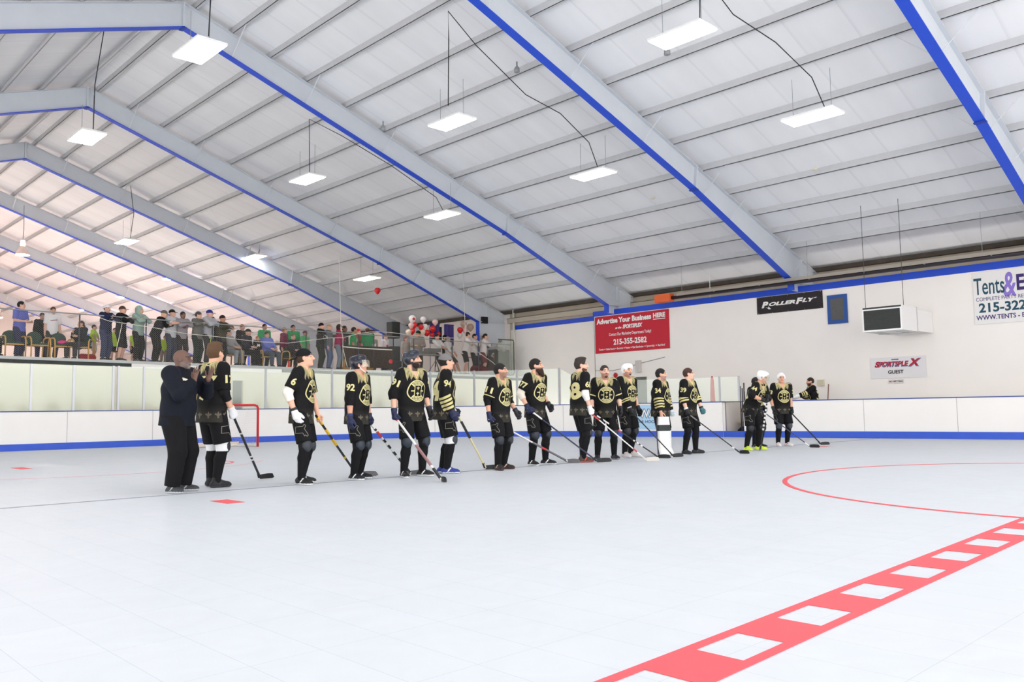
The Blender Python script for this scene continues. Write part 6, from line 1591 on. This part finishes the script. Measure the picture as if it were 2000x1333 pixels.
CH = [(6.62, .55, .1, 'first empty green backed armchair from the left'), (7.30, .55, .15, 'second empty green backed armchair from the left'), (7.96, .55, .1, 'empty green backed armchair with a pink bundle on its seat'), (8.44, .62, -.6, 'green backed armchair under the woman with the ponytail'), (13.50, .80, .1, 'armchair under the seated spectator in the grey hoodie'), (14.02, .72, .3, 'armchair under the man in the black cap'), (14.95, .80, -.1, 'armchair under the man in the blue hoodie'), (15.98, .80, .1, 'armchair under the man in the dark jacket'), (5.9, .7, .1, 'armchair at the left edge under the spectator in black')]
for i, (x, dy, a, lb) in enumerate(CH):
    o = ch if i == 0 else copy_tree(ch); o.location = (x, yw(x) + dy, zmz(x)); o.rotation_euler = (0, 0, a); tag(o, lb, 'chair', 'armchairs along the mezzanine edge')
f = Field((-.3, -.3, 0), (.3, .3, .25), .02); f.ell((0, 0, .06), (.17, .12, .08), 0); f.ell((.1, .02, .04), (.12, .1, .05), .03)
o = npmesh('jacket_bundle', *f.mesh(), cloth('pink_bundle', (240, 66, 140)), None); o.location = (7.98, yw(7.98) + .72, zmz(7.98) + .47); tag(o, 'pink bundle lying on the seat of a green armchair', 'jacket')
f = Field((-.35, -.3, -.02), (.35, .3, .35), .02); f.cone((-.16, 0, .11), (.16, 0, .11), .12, .11, .02)
o = npmesh('sports_bag', *f.mesh(), cloth('red_bag', (176, 40, 46)), None); o.location = (8.75, yw(8.75) + .9, zmz(8.75)); tag(o, 'red sports bag on the floor under the woman with the ponytail', 'bag')
f = Field((-.6, -.4, -.02), (.6, .4, .7), .025); f.cone((-.32, 0, .22), (.32, 0, .18), .20, .19, .03); f.cone((.0, 0, .35), (.25, .02, .28), .12, .1, .04)
o = npmesh('equipment_bag', *f.mesh(), cloth('maroon_bag', (92, 36, 44)), None); o.location = (24.55, yw(24.55) + .25, zmz(24.55)); tag(o, 'maroon hockey equipment bag by the rail on the right', 'bag')
# speakers
def speaker(label, x, dy, z0, w, d, h, stand=True):
    root = empty('loudspeaker', (x, yw(x) + dy, zmz(x))); tag(root, label, 'loudspeaker', 'black loudspeakers')
    mb = MB(); mb.box(-w / 2, w / 2, -d / 2, d / 2, z0, z0 + h); mb.build('cabinet', mat('speaker_black', (34, 38, 36), .6), root, bevel=.02)
    mb = MB(); mb.box(-w * .43, w * .43, -d / 2 - .012, -d / 2, z0 + .03, z0 + h - .03); mb.build('grille', mat('speaker_grille', (44, 48, 46), .7), root)
    if stand:
        mb = MB(); mb.tube([(0, 0, .45), (0, 0, z0)], .022, 8); mb.build('pole', M_black, root)
        for k in range(3):
            a = k * 2.1 + .4; mb = MB(); mb.tube([(0, 0, .75), (.45 * math.cos(a), .45 * math.sin(a), .02)], .014, 6); mb.build('leg', M_black, root)
speaker('black loudspeaker on a tall stand left of the balloons', 21.65, 2.6, 1.62, .44, .42, .72)
speaker('black loudspeaker on a tall stand right of the balloons', 23.95, 2.6, 1.52, .42, .42, .76)
speaker('black loudspeaker standing low beside the table', 21.05, 1.7, .55, .40, .38, .62, False)
mb = MB(); x = 21.05; mb.box(-.25, .25, -.22, .22, 0, .55); o = mb.build('crate', mat('crate_dark', (52, 52, 56), .7), label='dark crate under the low loudspeaker', cat='crate', bevel=.01); o.location = (x, yw(x) + 1.7, zmz(x))
# tables
def table(label, x, dy, L, D, h, m, rz=-.04, cloth_=None):
    root = empty('folding_table', (x, yw(x) + dy, zmz(x)), rz); tag(root, label, 'table')
    mb = MB(); mb.box(-L / 2, L / 2, -D / 2, D / 2, h - .035, h); mb.build('table_top', m, root, bevel=.008)
    for sx in (-1, 1):
        for sy in (-1, 1):
            mb = MB(); mb.tube([(sx * (L / 2 - .15), sy * (D / 2 - .06), 0), (sx * (L / 2 - .12), sy * (D / 2 - .06), h - .03)], .016, 6); mb.build('leg', M_darkmetal, root)
    if cloth_:
        mb = MB(); mb.box(-L / 2 - .01, L / 2 + .01, -D / 2 - .015, -D / 2, .12, h + .002); mb.box(-L / 2 - .01, L / 2 + .01, -D / 2, D / 2, h, h + .006); mb.build('table_cover', cloth_, root)
table('long table with a dark brown cover and a pale top edge', 18.95, .75, 2.3, .7, .98, mat('table_pale', (196, 186, 170), .6), -.04, cloth('brown_cover', (66, 54, 46), bump=.2))
table('equipment table of the disc jockey', 21.95, .62, 1.5, .6, .80, mat('table_grey', (150, 146, 140), .6))
table('wooden table behind the players at the right end of the rail', 25.35, 1.5, .7, .6, .9, mat('table_wood', (176, 150, 122), .6))
mb = MB(); x = 21.95; mb.box(-.55, .35, -.2, .2, 0, .12); mb.box(-.1, .6, -.22, .1, .12, .26)
for i in range(8): mb.box(-.5 + .1 * i, -.45 + .1 * i, -.22, -.19, .02, .10)
o = mb.build('mixing_console', mat('console_grey', (110, 108, 104), .4, .2), label='grey mixing console on the table of the disc jockey', cat='mixing console', bevel=.006); o.location = (x, yw(x) + .62, zmz(x) + .806)
def boxx(label, x, dy, sx, sy, sz, m, z=0.0, name='cardboard_box'):
    root = empty(name, (x, yw(x) + dy, zmz(x) + z), .15); tag(root, label, 'box')
    mb = MB(); mb.box(-sx / 2, sx / 2, -sy / 2, sy / 2, 0, sz); mb.build('carton', m, root, bevel=.006)
    mb = MB(); mb.box(-.03, .03, -sy / 2 - .002, sy / 2 + .002, sz - .06, sz + .002); mb.build('tape', mat('tape_tan', (206, 186, 140), .4), root)
M_card = mat('cardboard', (176, 132, 74), .85, noise=.1)
boxx('cardboard box on the floor under the long table', 19.05, .55, .34, .3, .40, M_card)
boxx('cardboard box beneath the helmeted player in the picture', 17.95, .55, .30, .3, .42, M_card)
boxx('small dark box near the rail by the disc jockey', 22.6, .45, .42, .3, .12, mat('box_dark', (50, 46, 50), .6), name='equipment_case')
# balloons
def balloon(label, px, rgb, leaf=False, r=.16):
    x, y, z = px; root = empty('balloon', (x, y, z)); tag(root, label, 'balloon', 'balloons behind the disc jockey')
    mb = MB(); mb.lathe([(.0, -r * 1.15), (r * .35, -r * .95), (r * .8, -r * .35), (r, .12 * r), (r * .86, r * .62), (r * .5, r * .95), (.0, r * 1.05)], n=18); mb.build('skin', mat('balloon_%d_%d_%d' % rgb, rgb, .25, spec=.6), root, smooth=True)
    mb = MB(); mb.lathe([(.0, -r * 1.12), (r * .12, -r * 1.25), (.0, -r * 1.2)], n=8); mb.build('knot', mat('balloon_%d_%d_%d' % rgb, rgb, .25), root)
    if leaf:
        lf = [(0, -.5), (.04, -.22), (.3, -.26), (.26, -.12), (.5, .08), (.38, .12), (.4, .28), (.2, .2), (.14, .42), (0, .55), (-.14, .42), (-.2, .2), (-.4, .28), (-.38, .12), (-.5, .08), (-.26, -.12), (-.3, -.26), (-.04, -.22)]
        bm_ = MB(); pts = []
        for a, b in lf:
            q = Vector((a * r * .9 - r * .25, -math.sqrt(max(r * r - (a * r * .9 - r * .25) ** 2 - (b * r * .9) ** 2, .0)) - .006, b * r * .9 - .01)); pts.append(q)
        c = Vector((-r * .25, -r * 1.0 - .008, 0)); bm_.add([c] + pts, [(0, i + 1, (i + 1) % len(pts) + 1) for i in range(len(pts))]); bm_.build('leaf_print', mat('leaf_red', (190, 26, 48), .5), root)
BL = [((22.16, 29.43, 5.01), 'w', .17, 'white balloon with a red maple leaf at the top left of the cluster'), ((22.25, 29.42, 4.74), 'r', .14, 'red balloon right under the maple leaf balloon'), ((22.09, 29.43, 4.71), 'p', .13, 'pale pink balloon beside the red balloon under the maple leaf'),
      ((22.14, 29.43, 4.46), 'r', .14, 'red balloon lowest of the left cluster by the beanie of the disc jockey'), ((21.95, 29.43, 4.41), 'c', .14, 'cream balloon at the lower left of the left cluster'), ((22.74, 29.4, 5.02), 'w', .14, 'white balloon at the top of the middle cluster'),
      ((22.61, 29.41, 4.67), 'r', .13, 'red balloon on the left of the middle cluster'), ((22.83, 29.4, 4.70), 'w', .14, 'white balloon in the middle of the middle cluster'), ((22.70, 29.41, 4.45), 'c', .14, 'cream balloon at the bottom of the middle cluster'), ((22.93, 29.4, 4.43), 'r', .15, 'large red balloon at the bottom right of the middle cluster'),
      ((23.39, 29.38, 4.94), 'p', .14, 'pale pink balloon at the top left of the right loudspeaker'), ((23.25, 29.38, 4.63), 'r', .14, 'red balloon above the seated white jersey'), ((23.22, 29.39, 4.36), 'r', .11, 'small red balloon touching the head of the seated player in white and red'), ((23.57, 29.37, 4.41), 'r', .10, 'small red balloon between the two seated players'),
      ((24.81, 29.33, 4.66), 'r', .14, 'red balloon right of the right loudspeaker'), ((25.0, 29.32, 4.94), 't', .15, 'tan balloon highest above the leaning men at the right'), ((25.4, 29.3, 4.82), 't', .17, 'tan balloon nearest the blue column flange'), ((24.78, 29.33, 4.40), 'w', .12, 'white balloon under the red balloon right of the loudspeaker'), ((25.08, 29.31, 4.66), 'p', .13, 'pale pink balloon below the highest tan balloon'),
      ((19.98, 28.11, 2.98), 'r', .16, 'red balloon lying on the mezzanine floor by the table')]
BC = {'w': (238, 230, 226), 'r': (226, 34, 40), 'p': (232, 196, 190), 'c': (240, 216, 192), 't': (190, 160, 140)}
for p, c, r_, lb in BL: balloon(lb, p, BC[c], 'maple leaf at' in lb, r_)
# ropes strung along the railing
M_rope = mat('rope_white', (222, 218, 208), .8)
def rope(label, pts, r=.010):
    mb = MB(); mb.tube(pts, r, 6); mb.build('rope', M_rope, label=label, cat='rope', group='white ropes strung over the railing')
rope('white rope sagging along the railing from the man in navy to the rope post', [(8.81, 27.95, 4.05), (9.07, 27.94, 3.97), (10.46, 27.89, 3.83), (11.47, 27.85, 3.69), (12.52, 27.81, 3.64), (14.01, 27.76, 3.53), (15.19, 27.71, 3.52), (16.86, 27.65, 3.79), (17.48, 27.62, 3.83)])
rope('white rope from the rope post over the green jerseys down to the right end', [(17.48, 27.62, 3.83), (18.2, 27.60, 4.03), (18.9, 27.57, 4.15), (19.62, 27.54, 4.14), (20.61, 27.50, 4.09), (21.9, 27.46, 4.04), (23.07, 27.41, 4.07), (24.98, 27.34, 3.09), (25.42, 27.32, 2.78)])
rope('vertical white rope hanging from the roof by the woman in magenta', [(17.29, 27.62, 7.0), (17.39, 27.62, 4.23), (17.48, 27.62, 3.8), (17.48, 27.62, 2.70)])
rope('short slanting white rope beside the vertical rope', [(17.48, 27.60, 3.38), (17.57, 27.60, 3.05), (17.66, 27.60, 2.70)])
rope('thick white rope from the vertical rope along the long table', [(17.46, 27.60, 3.48), (18.2, 27.58, 3.45), (19.7, 27.52, 3.44)], .022)
rope('thin white stick of the netting in front of the man with the brown cap', [(9.46, 27.93, 3.91), (9.30, 27.93, 3.02)])
rope('yellow green strap hanging on the railing above the tall player', [(12.36, 27.8, 3.70), (12.30, 27.8, 3.2), (12.30, 27.8, 2.72)])
COL.objects[-1].data.materials[0] = mat('strap_green', (190, 196, 80), .7)
rope('thin white vertical cord in front of the white column', [(23.3, 27.3, 6.9), (23.35, 27.3, 5.2), (23.4, 27.3, 4.05)], .01)
# party shapes: purple hats on the table, blue cloths behind, red cone
for i, (x, z, rgb, lb) in enumerate(((19.9, 4.02, (72, 52, 112), 'purple party hat left of the low loudspeaker'), (20.3, 4.02, (82, 58, 118), 'purple party hat beside the low loudspeaker'))):
    mb = MB(); mb.lathe([(.16, 0), (.17, .02), (.12, .04), (.10, .20), (.06, .26), (.0, .27)], n=14); o = mb.build('party_hat', mat('hat_%d' % i, rgb, .4), smooth=True, label=lb, cat='party hat'); o.location = (x, yw(x) + 2.3, z - .35)
    mb = MB(); mb.lathe([(.03, -1.2), (.035, 0)], n=8); mb.build('hat_stand', M_darkmetal, o)
for i, (x, z, w_, h_, lb) in enumerate(((23.55, 4.30, .55, .62, 'blue violet cloth left of the right loudspeaker'), (24.35, 3.95, .55, .95, 'blue violet cloth right of the right loudspeaker'))):
    mb = MB()
    n = 10
    vs = []
    for k in range(n + 1):
        u = k / n; d_ = .03 * math.sin(u * 14)
        vs += [(-w_ / 2 + w_ * u, d_, 0), (-w_ / 2 + w_ * u, d_ + .02, 0), (-w_ / 2 + w_ * u, d_ + .02, h_), (-w_ / 2 + w_ * u, d_, h_)]
    fs = [(4 * k + a, 4 * k + (a + 1) % 4, 4 * k + 4 + (a + 1) % 4, 4 * k + 4 + a) for k in range(n) for a in range(4)] + [(0, 1, 2, 3), (4 * n + 3, 4 * n + 2, 4 * n + 1, 4 * n)]
    mb.add(vs, fs); mb.tube([(-w_ / 2, .01, h_), (w_ / 2, .01, h_)], .02, 6); mb.tube([(-w_ / 2, .03, h_), (-w_ / 2, .03, -z + 2.52)], .015, 6)
    o = mb.build('cloth_screen', cloth('violet_cloth', (78, 68, 128)), label=lb, cat='cloth'); o.location = (x, yw(x) + 2.1, z)
mb = MB(); mb.lathe([(.11, 0), (.11, .02), (.05, .02), (.012, .30), (.0, .30)], n=12); o = mb.build('marker_cone', mat('cone_red', (226, 60, 48), .5), smooth=False, label='small red and white cone at the feet of the seated man in blue', cat='cone'); o.location = (15.45, yw(15.45) + .3, zmz(15.45))
mb = MB(); mb.lathe([(.036, .12), (.02, .22), (.015, .22), (.03, .12)], n=12); mb.build('reflective_band', M_white, o)
# clear end panel with its frame by the pipe
ep = empty('end_panel', (25.8, yw(25.8) + .0, zmz(25.8))); tag(ep, 'clear framed panel closing the mezzanine beside the white pipe', 'panel')
mb = MB(); mb.box(-.42, .52, -.01, .01, .04, 1.60); mb.build('pane', M_glass, ep)
mb = MB(); mb.tube([(-.42, 0, 1.62), (.52, 0, 1.62), (.55, 0, 1.5), (.55, 0, .14), (.50, 0, .05), (.40, 0, .02), (-.42, 0, .02)], .022, 8); mb.build('frame', M_darkmetal, ep, smooth=True)
mb = MB(); mb.box(-.40, .2, .05, .09, 1.30, 1.38); mb.build('grab_bar', M_alu, ep)
mb = MB(); x = 26.0; mb.box(-.5, .35, 0, .5, 0, 1.2); o = mb.build('cabinet', mat('cabinet_dark', (84, 84, 78), .6, noise=.2), label='dark cabinet behind the clear end panel', cat='cabinet', bevel=.01); o.location = (x, yw(x) + .3, zmz(x))
mb = MB(); mb.box(-.49, .34, -.012, 0, .06, .58); mb.box(-.49, .34, -.012, 0, .62, 1.14); mb.build('door', mat('cabinet_door', (76, 78, 72), .5), o)
mb = MB(); x = 25.75; mb.box(-.17, .17, -.12, 0, 0, .3); o = mb.build('wall_fixture', M_black, label='black square fixture on the white column web', cat='wall fixture'); o.location = (25.75, 28.76, 4.98)

balloon('stray red balloon up against the roof liner above the mezzanine', (22.1, 32.0, 6.55), BC['r'], False, .15)
